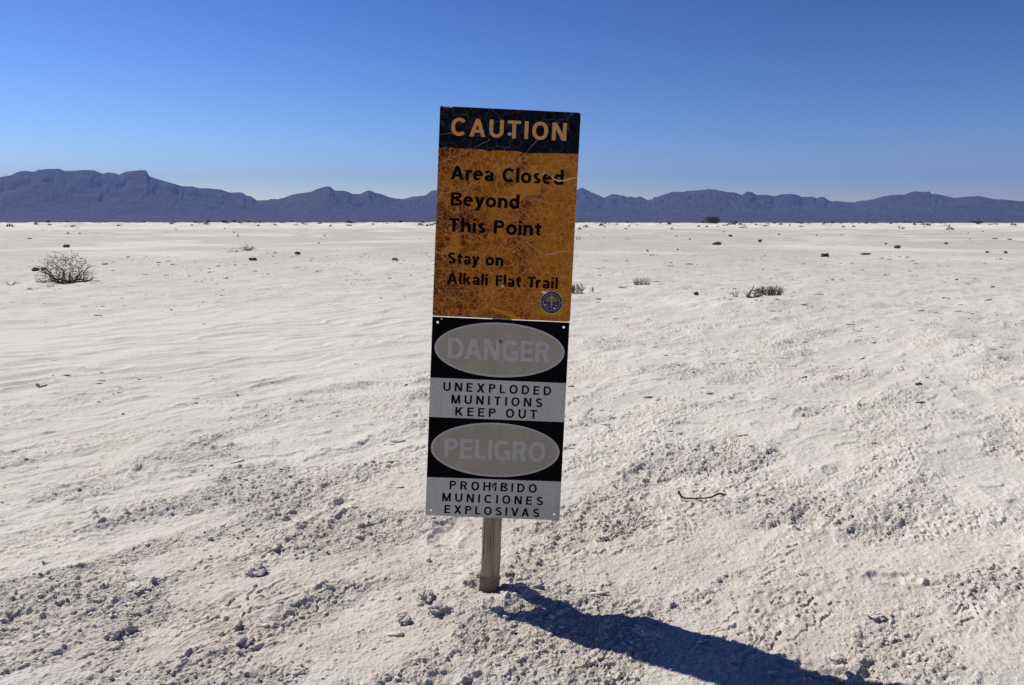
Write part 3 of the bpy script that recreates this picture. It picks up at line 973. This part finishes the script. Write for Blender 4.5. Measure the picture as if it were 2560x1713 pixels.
poly("sticker_residue", [(128, -586), (170, -584), (200, -588), (203, -596), (198, -606), (205, -640), (200, -662), (150, -664), (128, -662), (118, -658), (116, -647), (130, -650), (134, -625), (118, -622), (112, -616), (124, -610), (133, -605)], -.0003, M_STREAK, up)
poly("torn_paper_scrap", [(131, -583), (147, -583.5), (149, -588), (143, -592.5), (136, -592), (130, -589)], -.0007, M_CRACKBRIGHT, up)
emblem(up, 164.2, -619.8, 35.6)
poly("peeled_corner", [(-220, -.4), (-186, -.4), (-190, -3.4), (-216, -2.6)], -.0009, M_CRACKBRIGHT, up)

# lower panel ------------------------------------------------------
holes = [(-210.8, -702.4), (209, -700.3), (-210.7, -1342.8), (209.5, -1338.8)]
HC = [circ(a, b, 4.0) for a, b in holes]
low = plate("danger_panel", [(-228.5, -1361), (228, -1360), (227.5, -684), (-229, -684.5)], HC, TH, .0, M_WHITE, sign)
plate("black_field", [(-228.3, -888.6), (227.3, -887.8), (227.3, -684.2), (-228.8, -684.7)], HC[:2], .0001, -.0004, M_BLACK, low)
plate("black_field", [(-228.3, -1228.5), (227.4, -1225.0), (227.3, -1020.6), (-228.3, -1022.4)], [], .0001, -.0004, M_BLACK, low)
for vc, rx, ry in ((-786.2, 217, 91.4), (-1125.4, 217.4, 92.6)):
    plate("oval_rim", ell(-1.0, vc, rx, ry), [], .0001, -.0008, M_RIM, low)
    plate("faded_oval", ell(-1.0, vc, rx - 7.2, ry - 6.0), [], .0001, -.0012, M_OVAL, low)
lettering("ghost_lettering", [("DANGER", -174, 167, -821, -751.5, .085)], M_GHOST, low, -.0015, .20)
lettering("ghost_lettering", [("PELIGRO", -173, 169, -1160, -1091.2, .085)], M_GHOST, low, -.0015, .20)
lettering("printed_lettering", [
    ("UNEXPLODED", -184, 178, -931.6, -902, .42), ("MUNITIONS", -155.3, 150.5, -973, -943.4, .42),
    ("KEEP", -140.7, -5, -1014, -984.6, .42), ("OUT", 29.5, 134, -1013.6, -983.6, .42)], M_PRINT, low, -.0005, .185)
lettering("printed_lettering", [
    ("PROHIBIDO", -150, 145.5, -1267.6, -1238.1, .42), ("MUNICIONES", -173.6, 169.2, -1310, -1281, .42),
    ("EXPLOSIVAS", -164.3, 158.6, -1351.6, -1322.8, .38)], M_PRINT, low, -.0005, .185)
dome("screw_head", 1.0, -758.3, .0062, .0028, M_SCREWDARK, low, -.0016)
dome("screw_head", 1.7, -1249, .0062, .0028, M_SCREWDARK, low)
dome("rivet", -198.1, -690.7, .0035, .0015, M_SCREW, low, -.0006)
poly("scuff_mark", [(-10, -1246), (-5, -1240), (3, -1239), (5, -1244), (0, -1254), (-5, -1258), (-9, -1254)], -.0004, M_SCREWDARK, low)


# ------------------------------------------------------------------ twigs, shrubs, tufts
class Geo:
    def __init__(s): s.V = []; s.F = []

    def tube(s, pts, radii, sides=5):
        pts = [Vector(p) for p in pts]; n = len(pts); b = len(s.V)
        ref = Vector((.3, .2, .93))
        for i, p in enumerate(pts):
            d = (pts[min(i + 1, n - 1)] - pts[max(i - 1, 0)]).normalized()
            a = d.cross(ref)
            if a.length < .1: a = d.cross(Vector((1, 0, 0)))
            a.normalize(); c = d.cross(a)
            for k in range(sides):
                t = 2 * math.pi * k / sides
                s.V.append(p + (a * math.cos(t) + c * math.sin(t)) * radii[i])
        for i in range(n - 1):
            for k in range(sides):
                p0 = b + i * sides + k; p1 = b + i * sides + (k + 1) % sides
                s.F.append((p0, p1, p1 + sides, p0 + sides))
        s.F.append(tuple(b + k for k in range(sides))[::-1])
        s.F.append(tuple(b + (n - 1) * sides + k for k in range(sides)))

    def leaf(s, p, d, up_, L, W):
        p = Vector(p); d = Vector(d).normalized(); u = Vector(up_).normalized(); sd = d.cross(u)
        if sd.length < .05: sd = Vector((1, 0, 0))
        sd.normalize(); b = len(s.V)
        s.V += [p, p + d * L * .5 + sd * W * .5, p + d * L, p + d * L * .5 - sd * W * .5]
        s.F.append((b, b + 1, b + 2, b + 3))

    def obj(s, name, mat, parent=None): return mesh_obj(name, s.V, s.F, mat, parent, smooth=False)


def rv(R, s=1.0): return Vector((R.gauss(0, s), R.gauss(0, s), R.gauss(0, s)))


def branch(R, gs, p, d, L, r, depth, floor=.004, bend=.35, upward=.25, kids=(2, 4)):
    """grow one branch into gs[thick or thin] and recurse"""
    n = 4 if depth else 3
    pts = [Vector(p)]; dd = Vector(d).normalized()
    for i in range(n):
        dd = (dd + rv(R, bend * .45) + Vector((0, 0, upward * .25))).normalized()
        q = pts[-1] + dd * L / n
        if q.z < floor: q.z = floor + .003; dd.z = abs(dd.z)
        pts.append(q)
    rad = [r * (1 - .55 * i / n) for i in range(n + 1)]
    gs[0 if r > gs[2] else 1].tube(pts, rad, 5 if r > gs[2] else 4)
    if depth <= 0: return
    for k in range(R.randint(*kids)):
        i = R.randint(1, n)
        a = rv(R, 1); a = (a - dd * a.dot(dd)).normalized()
        nd = (dd * .75 + a * R.uniform(.45, .85) + Vector((0, 0, upward * .6))).normalized()
        branch(R, gs, pts[i], nd, L * R.uniform(.5, .75), rad[i] * R.uniform(.55, .75), depth - 1, floor, bend, upward, kids)


def bare_shrub(loc, width, height, seed, label, tips=60, limbs=9, group=None, thick=.018):
    """limbs from one root, then twigs reaching for tips spread through a low dome"""
    R = random.Random(seed)
    root = empty("bare_shrub", loc)
    gs = [Geo(), Geo()]
    nodes = []

    def grow(p, q, r0, r1, sag):
        p, q = Vector(p), Vector(q); L = (q - p).length; pts = []
        n = 5 if L > .12 * width else 3
        for i in range(n + 1):
            t = i / n; v = p.lerp(q, t)
            if 0 < i < n: v += rv(R, L * .055)
            v.z -= sag * L * 4 * t * (1 - t) * .5
            if i: v.z = max(v.z, .006)
            pts.append(v)
        rad = [r0 + (r1 - r0) * i / n for i in range(n + 1)]
        gs[0 if r0 > thick * .42 else 1].tube(pts, rad, 5 if r0 > thick * .42 else 4)
        for v, r in zip(pts[1:], rad[1:]): nodes.append((v, r))
    for k in range(limbs):
        a = 2 * math.pi * (k + R.uniform(-.35, .35)) / limbs; e = R.uniform(.05, .75)
        f = R.uniform(.5, .8)
        q = Vector((math.cos(a) * width * .5 * f * math.cos(e), math.sin(a) * width * .5 * f * math.cos(e), height * f * math.sin(e) + .02))
        grow((R.gauss(0, .02), R.gauss(0, .02), -.03), q, thick * R.uniform(.65, 1.0), thick * .40, .35)
    T = []
    for k in range(tips):
        while True:
            v = Vector((R.uniform(-1, 1), R.uniform(-1, 1), R.uniform(0, 1)))
            if .22 < v.length < 1: break
        f = R.uniform(.8, 1.1)
        T.append(Vector((v.x * width * .5 * f, v.y * width * .5 * f, v.z * height * f + .01)))
    T.sort(key=lambda v: v.length)
    for t_ in T:
        best = min(nodes, key=lambda nd: (nd[0] - t_).length + max(0, nd[0].z - t_.z) * 1.5 + (.15 * width if nd[0].length > t_.length else 0))
        grow(best[0], t_, max(thick * .15, best[1] * .74), thick * .12, .22)
    gs[0].obj("stem", M_STEM, root)
    gs[1].obj("twig", M_TWIG, root)
    tag(root, label, "shrub", group)
    return root


def tuft(loc, width, height, seed, label, name="dry_tuft", n=70, mat=None, leafy=False, cat="plant", group=None, depth=.6):
    """upright stalks, optionally with leaves"""
    R = random.Random(seed)
    root = empty(name, loc)
    g = Geo(); gl = Geo()
    for k in range(n):
        x = R.uniform(-.5, .5) * width * .72; y = R.uniform(-.5, .5) * width * .72 * depth
        e = math.sqrt(max(0, 1 - (2 * x / width) ** 2 * .8))
        h = height * R.uniform(.45, 1.0) * e
        ox = x * .45 + R.gauss(0, .12) * h; oy = R.gauss(0, .2) * h
        p0 = Vector((x, y, -.01)); p2 = Vector((x + ox, y + oy, h)); p1 = (p0 + p2) / 2 + Vector((R.gauss(0, .05) * h, 0, .06 * h))
        r = max(.0016, height * .012)
        g.tube([p0, p1, p2], [r, r * .8, r * .35], 4)
        if leafy:
            for q in range(7):
                t = R.uniform(.25, 1.0); p = p0.lerp(p2, t)
                gl.leaf(p, rv(R) + Vector((0, 0, .6)), rv(R), height * R.uniform(.10, .2), height * R.uniform(.05, .09))
    g.obj("stalk", M_STEM if leafy else (mat or M_BLADE), root)
    if leafy: gl.obj("foliage", mat or M_LEAF, root)
    tag(root, label, cat, group)
    return root


def round_bush(loc, width, height, seed, label):
    R = random.Random(seed)
    root = empty("round_bush", loc)
    g = Geo(); gl = Geo()
    lobes = [(R.uniform(-.32, .32), R.uniform(-.3, .3), R.uniform(.3, .62), R.uniform(.22, .36)) for _ in range(26)]
    for lx, ly, lz, lr in lobes:
        c = Vector((lx * width, ly * width, lz * height))
        g.tube([Vector((lx * width * .2, ly * width * .2, -.05)), c * .6, c], [.05, .035, .015], 4)
        for k in range(170):
            d = rv(R).normalized()
            p = c + Vector((d.x * lr * width * .62, d.y * lr * width * .62, d.z * lr * height * 1.1)) * R.uniform(.6, 1.0)
            if p.z < .03: continue
            gl.leaf(p, d + rv(R, .6) + Vector((0, 0, .5)), rv(R), R.uniform(.14, .34), R.uniform(.07, .15))
    g.obj("stem", M_STEM, root); gl.obj("foliage", M_LEAF, root)
    tag(root, label, "bush")
    return root


def on_ground(px, py, dz=0.0):
    x, y, d = at(px, py)
    return (x, y, gz(x, y) + dz), d / FPX


p, k = on_ground(168, 712)
bare_shrub(p, 150 * k, 80 * k, 21, "large bare branching grey shrub on the sand mound at far left", 900, 15, thick=.029)
p, k = on_ground(25, 714)
bare_shrub(p, 50 * k, 16 * k, 5, "low broken dead twigs on sand left of the large bare shrub", 16, 4, thick=.008)
p, k = on_ground(585, 636)
bare_shrub(p, 40 * k, 16 * k, 8, "sparse dry bush half buried on a white hummock, left clump", 70, 7, thick=.03)
p, k = on_ground(620, 629)
bare_shrub(p, 50 * k, 18 * k, 9, "sparse dry bush half buried on a white hummock, right clump", 90, 8, thick=.03)
p, k = on_ground(1605, 716)
tuft(p, 48 * k, 25 * k, 31, "brown tuft of thin upright stalks to the right of the orange panel", n=120)
p, k = on_ground(1555, 722)
bare_shrub(p, 46 * k, 8 * k, 33, "flat dead twigs lying left of the brown stalk tuft", 12, 4, thick=.008)
p, k = on_ground(1440, 736)
tuft(p, 44 * k, 25 * k, 32, "leafy dark green shrub peeking out behind the sign's right edge", "leafy_shrub", 60, M_LEAFGREY, True, "shrub")
p, k = on_ground(1480, 730)
tuft(p, 15 * k, 12 * k, 35, "tiny leafy sprig just right of the dark green shrub", "leafy_sprig", 16, M_LEAFGREY, True)
# log bush
p, k = on_ground(1925, 742)
tuft(p, 66 * k, 27 * k, 41, "dense low dark bush growing behind bent dead wood", "low_bush", 130, M_BLADE, True, "bush")
p, k = on_ground(1880, 757)
R_ = random.Random(4)
wood = empty("dead_wood", p)
g1, g2 = Geo(), Geo()
U = 1.0 * k
g1.tube([(-48 * U, .05, 14 * U), (-44 * U, .02, 4 * U), (-30 * U, 0, -1 * U), (-12 * U, 0, 1 * U), (0, 0, 4 * U)], [.006, .011, .013, .012, .012], 7)
g1.tube([(-12 * U, 0, 0), (-6 * U, .02, 14 * U), (2 * U, .02, 26 * U), (4 * U, .03, 36 * U)], [.016, .012, .009, .004], 7)
g1.tube([(-2 * U, 0, -1 * U), (12 * U, .02, 3 * U), (26 * U, .03, 9 * U), (42 * U, .05, 14 * U)], [.016, .020, .018, .008], 7)
for q in range(22):
    t = R_.uniform(-16, 14)
    g2.tube([(t * U, R_.uniform(-.05, .05), 0), (t * U + R_.gauss(0, 4) * U, .0, R_.uniform(6, 14) * U), (t * U + R_.gauss(0, 8) * U, .0, R_.uniform(14, 26) * U)], [.007, .005, .002], 4)
for q in range(8):
    t = R_.uniform(-50, -36)
    g2.tube([(t * U, 0, 2 * U), (t * U + R_.gauss(0, 3) * U, 0, R_.uniform(8, 24) * U)], [.005, .002], 4)
g1.obj("bent_log", M_TWIG, wood); g2.obj("twig", M_TWIG, wood)
tag(wood, "bent grey dead wood with twigs in front of the low dark bush", "dead wood")

p, k = on_ground(1780, 565)
round_bush(p, 40 * k, 20 * k, 51, "big rounded dark green bush standing alone near the horizon")
for i, (px, py, w, h, lab) in enumerate((
        (1446, 599, 14, 15, "thin grey tuft beside the sign's right edge, far out"),
        (1568, 599, 20, 9, "low curved dry tuft left of the lone round bush, mid flats"),
        (1728, 583, 17, 6, "pale flat tuft below and left of the lone round bush"),
        (196, 573, 14, 6, "small dark tuft on a pale streak, far left flats"),
        (109, 578, 11, 4, "faint grey tuft at far left below the big mountain"),
        (595, 592, 6, 9, "thin upright stalk tuft beyond the hummock bush"),
        (540, 580, 10, 5, "squat grey tuft far out, left of the sign"),
        (2062, 594, 15, 6, "flat grey tuft on the far right flats"),
        (2066, 575, 13, 5, "pale slanted tuft far right near the horizon"),
        (1667, 581, 7, 4, "tiny tuft left of the pale flat tuft"),
        (2248, 572, 6, 10, "spindly dry stalk near the horizon at right"))):
    p, k = on_ground(px, py)
    tuft(p, w * k, h * k, 60 + i, lab, n=26)


# ------------------------------------------------------------------ rocks and clods
def ico(sub):
    t = (1 + 5 ** .5) / 2
    V = [Vector(v).normalized() for v in ((-1, t, 0), (1, t, 0), (-1, -t, 0), (1, -t, 0), (0, -1, t), (0, 1, t), (0, -1, -t), (0, 1, -t), (t, 0, -1), (t, 0, 1), (-t, 0, -1), (-t, 0, 1))]
    F = [(0, 11, 5), (0, 5, 1), (0, 1, 7), (0, 7, 10), (0, 10, 11), (1, 5, 9), (5, 11, 4), (11, 10, 2), (10, 7, 6), (7, 1, 8), (3, 9, 4), (3, 4, 2), (3, 2, 6), (3, 6, 8), (3, 8, 9), (4, 9, 5), (2, 4, 11), (6, 2, 10), (8, 6, 7), (9, 8, 1)]
    for _ in range(sub):
        mid = {}; G = []

        def m(a, b):
            key = (min(a, b), max(a, b))
            if key not in mid: mid[key] = len(V); V.append(((V[a] + V[b]) / 2).normalized())
            return mid[key]
        for a, b, c in F:
            x, y, z = m(a, b), m(b, c), m(c, a); G += [(a, x, z), (b, y, x), (c, z, y), (x, y, z)]
        F = G
    return np.array([tuple(v) for v in V]), np.array(F)


ICO1, ICO2, ICO3, ICO4 = ico(1), ico(2), ico(3), ico(4)


def lumpy(icos, seed, amt=.35, facets=5):
    V, F = icos; R = np.random.default_rng(seed); D = np.ones(len(V))
    for _ in range(facets):                                   # chop flats
        n = R.normal(size=3); n /= np.linalg.norm(n); c = R.uniform(.55, .9)
        dd = V @ n; D = np.minimum(D, np.where(dd > c, c / np.maximum(dd, 1e-3), 1))
    for _ in range(5):
        n = R.normal(size=3) * R.uniform(1.2, 4); D = D * (1 + amt * .22 * np.sin(V @ n + R.uniform(0, 6)))
    return V * D[:, None], F


def crumbly(seed):
    V, F = lumpy(ICO4, seed, .5, 4); R = np.random.default_rng(seed + 5); D = np.zeros(len(V))
    for fr, am in ((3, .16), (6, .12), (11, .07)):
        for _ in range(3):
            n = R.normal(size=3); n *= fr / np.linalg.norm(n)
            D += am * (np.abs(np.sin(V @ n + R.uniform(0, 6))) - .6)
    return V * (1 + D)[:, None], F


def rock(px, py, w, h, seed, label, mat=None, name="rock", cat="rock", group=None, deep=.8):
    p, k = on_ground(px, py)
    V, F = crumbly(seed) if name == 'gypsum_clod' else lumpy(ICO3 if w > 12 else ICO2, seed, .5)
    S = np.array([w * k / 2, w * k / 2 * deep, h * k * .62])
    V = V * S + np.array([0, 0, h * k * (.26 if name == 'gypsum_clod' else .36)])
    o = mesh_obj(name, V, F, mat or M_ROCK, smooth=False)
    o.location = p
    o.rotation_euler = (0, 0, seed % 7 - 3)
    if deep < 1: o.rotation_euler.z *= .12
    tag(o, label, cat, group)
    return o


for i, (px, py, w, h, lab, mt) in enumerate((
        (90, 680, 16, 10, "dark rock touching left side of the large bare shrub, left of a pair", 0),
        (108, 680, 14, 9, "dark rock half hidden behind the large bare shrub's left twigs", 0),
        (165, 618, 17, 7, "dark flat rock beyond the large bare shrub", 0),
        (73, 602, 14, 5, "small dark rock at far left beyond the large bare shrub", 0),
        (633, 650, 18, 9, "dark rounded rock in front of the hummock bush", 0),
        (745, 639, 15, 9, "dark rounded rock between the hummock bush and the sign", 0),
        (988, 649, 22, 9, "wide flat dark rock just left of the orange panel", 0),
        (170, 584, 9, 4, "small dark rock far out on the left flats, left of two", 0),
        (199, 584, 6, 3, "tiny dark rock far out on the left flats, right of two", 0),
        (1793, 614, 22, 7, "low dark rock below the lone round bush", 0),
        (1900, 607, 11, 6, "dark rock to the lower right of the lone round bush", 0),
        (1826, 598, 9, 5, "small dark rock right below the lone round bush", 0),
        (1740, 743, 15, 10, "dark rock between the brown stalk tuft and the bent dead wood", 0),
        (2063, 639, 21, 9, "rusty dark rock on the right flats above the bent dead wood", 1),
        (2243, 621, 20, 8, "dark pointed rock on the far right flats", 0),
        (2215, 612, 6, 4, "small dark rock left of the dark pointed rock", 0),
        (2365, 610, 12, 5, "low grey rock on the far right flats", 0),
        (2468, 630, 9, 4, "small flat dark rock near the right edge, left of two", 0),
        (2513, 631, 10, 6, "small dark rock near the right edge, right of two", 0),
        (2487, 599, 12, 3, "thin flat grey rock near the horizon at right edge", 0),
        (2524, 602, 9, 3, "thin flat grey rock at the right edge beyond the two dark rocks", 0),
        (2162, 635, 32, 3, "long thin dark slab lying on the right flats", 0),
        (428, 775, 5, 4, "single tiny black pebble on smooth rippled sand at left", 0))):
    rock(px, py, w, h, 100 + i, lab, (M_ROCK, M_ROCKRED)[mt])
for i, (px, py, w) in enumerate(((562, 574, 4), (585, 583, 4), (812, 590, 4), (797, 612, 5), (1804, 608, 4), (1694, 625, 5), (1618, 627, 6), (1724, 600, 5), (1691, 591, 4),
                                 (1809, 582, 4), (1947, 587, 5), (1509, 596, 3), (1479, 589, 3), (2425, 598, 4), (2370, 594, 4), (2042, 588, 5), (2420, 583, 4), (2457, 579, 4), (2506, 576, 3),
                                 (245, 584, 4), (1625, 637, 4), (2104, 588, 4), (440, 575, 4), (1050, 603, 4))):
    rock(px, py, w, w * .6, 200 + i, "tiny dark stone on the distant white flats", group="tiny dark stones on the distant flats")

# clods lying around the sign
for i, (px, py, w, h, lab, dk) in enumerate((
        (2295, 974, 13, 12, "upright dark clod alone on the crust at right", 2),
        (287, 1580, 44, 24, "pair of lumpy pale clods at lower left", 1),
        (318, 1568, 36, 26, "rounded grey clod behind the lumpy pale clods at lower left", 1),
        (612, 1606, 40, 26, "dark clod lower left of the post", 1),
        (592, 1574, 34, 26, "rounded clod above the dark clod lower left of the post", 1),
        (640, 1432, 52, 34, "large blocky clod left of the post", 0),
        (345, 1466, 62, 16, "long narrow clod ridge at left foreground", 0),
        (1062, 1496, 46, 30, "big rough clod left of the post foot", 1),
        (1100, 1530, 50, 24, "crumbly grey clod below the post foot", 1),
        (1010, 1552, 34, 18, "crumbly grey clod left of the shadow tip", 1),
        (1345, 1475, 24, 16, "small round clod right of the post foot", 0),
        (1270, 1448, 26, 16, "dark clod touching the right side of the post foot", 1),
        (1510, 1350, 26, 14, "round pale clod right of the post", 0),
        (1589, 1697, 16, 12, "small round clod in front of the shadow", 1),
        (2140, 1700, 52, 36, "big broken clod at the shadow's right end", 1),
        (2190, 1540, 40, 16, "flat clod in the lower right foreground", 0),
        (2090, 1650, 34, 18, "small clod pile above the shadow's right end", 0),
        (1160, 1428, 40, 12, "flat tan slab left of the post foot", 0),
        (2000, 1440, 30, 14, "small tilted clod at lower right", 0),
        (690, 1375, 34, 18, "pale clod in the rubble left of the post", 0))):
    rock(px, py, w, h * .8, 300 + i, lab, (M_CLOD, M_CLODDARK, M_ROCK)[dk], "gypsum_clod", "clod", deep=1.0)

# curved stick on the sand
p, k = on_ground(1752, 1262)
g1 = Geo(); U = k
ctrl = [(-58, 0, 21, 3.2), (-55, -.5, 17, 2.9), (-50, -1, 8, 2.4), (-43, -1, 3.5, 2.3), (-28, 0, 2.4, 2.0), (-8, 1, 2.4, 1.8), (12, 1, 2.6, 1.9), (26, 2, 4.5, 2.1), (36, 4, 9, 2.3), (46, 6, 13, 2.5), (54, 6, 12, 2.8), (59, 5, 8, 2.7)]
cs = np.array(ctrl); tt = np.arange(len(cs)); ft = np.linspace(0, len(cs) - 1, 46)
cv = np.stack([np.interp(ft, tt, cs[:, i]) for i in range(4)], 1)
for _ in range(3): cv[1:-1] = (cv[:-2] + 2 * cv[1:-1] + cv[2:]) / 4
g1.tube([(a * U, b * U, c * U + .004) for a, b, c, r in cv], [r * U * .95 for r in cv[:, 3]], 9)
stick = g1.obj("curved_stick", M_STICK); stick.location = p
tag(stick, "dark curved stick with raised ends lying on the sand right of sign", "stick")


# crumbs and thin flakes of crust everywhere: one uncountable mass each
def flake(seed):
    """ragged thin plate, one edge (towards -y) lifted"""
    R = np.random.default_rng(seed); n = 9
    a = np.linspace(0, 2 * np.pi, n, endpoint=False) + R.normal(0, .12, n)
    r = R.uniform(.75, 1.1, n)
    P = np.stack([r * np.cos(a), r * np.sin(a)], 1)
    top = np.c_[P * .96, .5 + R.normal(0, .12, n)]; bot = np.c_[P, -.5 + R.normal(0, .12, n)]
    V = np.concatenate([top, bot, [[0, 0, .55], [0, 0, -.5]]])
    F = []
    for i in range(n):
        j = (i + 1) % n
        F += [(i, n + i, n + j), (i, n + j, j), (2 * n, i, j), (2 * n + 1, n + j, n + i)]
    return V, np.array(F)


def scatter(name, label, tmpl, x, y, sizes, tilt, mat, seed, sink):
    R = np.random.default_rng(seed); n = len(x)
    z = ground_h(x, y, np.clip((x * x + y * y) / 2100., .002, .05))
    VV = []; FF = []; off = 0
    for i in range(n):
        V, F = tmpl[i % len(tmpl)]
        W = V * sizes[i]
        if tilt:
            t = -abs(R.normal(.1, .3)); c, s = math.cos(t), math.sin(t)
            W = np.stack([W[:, 0], W[:, 1] * c - W[:, 2] * s, W[:, 1] * s + W[:, 2] * c], 1)
        a = R.normal(.25, .5) if tilt else R.uniform(0, 6.28)
        c, s = math.cos(a), math.sin(a)
        W = np.stack([W[:, 0] * c - W[:, 1] * s, W[:, 0] * s + W[:, 1] * c, W[:, 2]], 1) + np.array([x[i], y[i], z[i] + sizes[i][2] * sink])
        VV.append(W); FF.append(F + off); off += len(V)
    o = link_mesh(name, fast_mesh(name, np.concatenate(VV), np.concatenate(FF)), mat)
    tag(o, label, name.split("_")[1], kind="stuff")


def build_crumbs():
    R = np.random.default_rng(77)
    n = 90000
    y = 1.6 + 7.5 * R.random(n) ** 1.6; x = (R.random(n) * 2 - 1) * (y * .72 + .35)
    rub, smooth, near = rubble_mask(x, y)
    k = R.random(n) < (.006 + .20 * rub ** 2.2) * (1 - .95 * smooth)
    k &= np.hypot(x - POST_X, y - POST_Y) > .05
    x, y = x[k][:9000], y[k][:9000]; n = len(x)
    size = np.clip(np.exp(R.normal(math.log(.0034), .55, n)), .0014, .009) * (1 + .05 * np.maximum(y - 2, 0))
    sz = size[:, None] * np.stack([R.uniform(.8, 1.6, n), R.uniform(.7, 1.1, n), R.uniform(.4, .85, n)], 1)
    scatter("crust_crumbs", "loose crumbs of pale crust scattered over the trodden sand", [lumpy(ICO1, 900 + q, .6, 6) for q in range(10)], x, y, sz, False, M_CLOD, 78, .45)
    n = 70000
    r = 1.9 + 30 * R.random(n) ** 1.7; az = R.uniform(-.75, .75, n)
    x, y = r * np.sin(az), r * np.cos(az)
    s_ = .72 * x + .69 * y; t_ = -.69 * x + .72 * y
    rub, smooth, near = rubble_mask(x, y)
    m = sstep(.05, .6, fbm(x / 1.5 + 9, y / .9, 4, 140, .6) + .30 * sstep(.5, 3, x) * sstep(4.5, 6.5, y) * (1 - sstep(9, 13, y)))
    k = R.random(n) < (.005 + .22 * m ** 2) * (.06 + .94 * sstep(3.0, 4.6, y)) * (1 - .93 * smooth) * (1 + .5 * rub)
    k &= np.hypot(x - POST_X, y - POST_Y) > .09
    x, y, r = x[k][:7000], y[k][:7000], r[k][:7000]; n = len(x)
    size = np.clip(np.exp(R.normal(math.log(.0085), .55, n)), .003, .03) * (.6 + .085 * r)
    sz = size[:, None] * np.stack([R.uniform(1.0, 1.9, n), R.uniform(.35, .7, n), R.uniform(.10, .30, n)], 1)
    scatter("crust_flakes", "thin lifted flakes of broken pale crust all over the flat", [flake(700 + q) for q in range(14)], x, y, sz, True, M_CLOD, 79, .5)


build_crumbs()

# ------------------------------------------------------------------ dark shrubs along the horizon
protos = []
for s_ in range(5):
    R = random.Random(500 + s_); g = Geo()
    for q in range(70):
        d = rv(R).normalized(); d.z = abs(d.z)
        pp = Vector((d.x * .5, d.y * .5, d.z * .42 * R.uniform(.5, 1.)))
        g.leaf(pp, d + rv(R, .5) + Vector((0, 0, .6)), rv(R), R.uniform(.18, .36), R.uniform(.1, .2))
    for q in range(6):
        a = R.uniform(0, 6.28)
        g.tube([(0, 0, -.1), (.25 * math.cos(a), .25 * math.sin(a), .25)], [.03, .015], 3)
    protos.append(g)
proto_mesh = None
HZ = np.random.default_rng(9)
first = []
for s_, g in enumerate(protos):
    me = bpy.data.meshes.new("horizon_shrub"); me.from_pydata([tuple(v) for v in g.V], [], g.F); me.materials.append(M_LEAF); first.append(me)
for i in range(240):
    azv = math.radians(HZ.uniform(-36, 36))
    rr_ = math.exp(HZ.uniform(math.log(190), math.log(950)))
    if azv > .05 and HZ.random() < .35: rr_ = math.exp(HZ.uniform(math.log(115), math.log(260)))
    x, y = rr_ * math.sin(azv), rr_ * math.cos(azv)
    o = bpy.data.objects.new("horizon_shrub", first[i % 5])
    u = rr_ / FPX                                             # metres per photo pixel out there
    w = float(np.clip(np.exp(HZ.normal(math.log(6.2), .5)), 2.4, 18)) * u
    h = float(np.clip(np.exp(HZ.normal(math.log(4.2), .3)), 2.4, 8)) * u
    o.scale = (w, w * HZ.uniform(.8, 1.1), h / .5)
    o.rotation_euler = (0, 0, HZ.uniform(0, 6.28))
    o.location = (x, y, float(ground_h(np.array([x]), np.array([y]), np.array([1.]))[0]) - .03)
    COL.objects.link(o)
    tag(o, "small dark shrub dotting the white dune line at the horizon", "shrub", "dark shrubs along the horizon")

# ------------------------------------------------------------------ the air
V = [(sx * 39000., sy, sz) for sz in (-4.0, 2400.) for sx, sy in ((-1, -3000.), (1, -3000.), (1, 39000.), (-1, 39000.))]
F = [(0, 3, 2, 1), (4, 5, 6, 7), (0, 1, 5, 4), (1, 2, 6, 5), (2, 3, 7, 6), (3, 0, 4, 7)]
m = bpy.data.materials.new("thin_blue_air"); m.use_nodes = True
nt = m.node_tree
nt.nodes.remove(nt.nodes["Principled BSDF"])
pv = nt.nodes.new("ShaderNodeVolumePrincipled")
pv.inputs["Color"].default_value = (.205, .355, .88, 1)
pv.inputs["Density"].default_value = 3.0e-5
nt.links.new(pv.outputs[0], nt.nodes["Material Output"].inputs["Volume"])
hz = mesh_obj("haze", V, F, m)
tag(hz, "thin blue air between the flats and the mountains", "haze", kind="stuff")
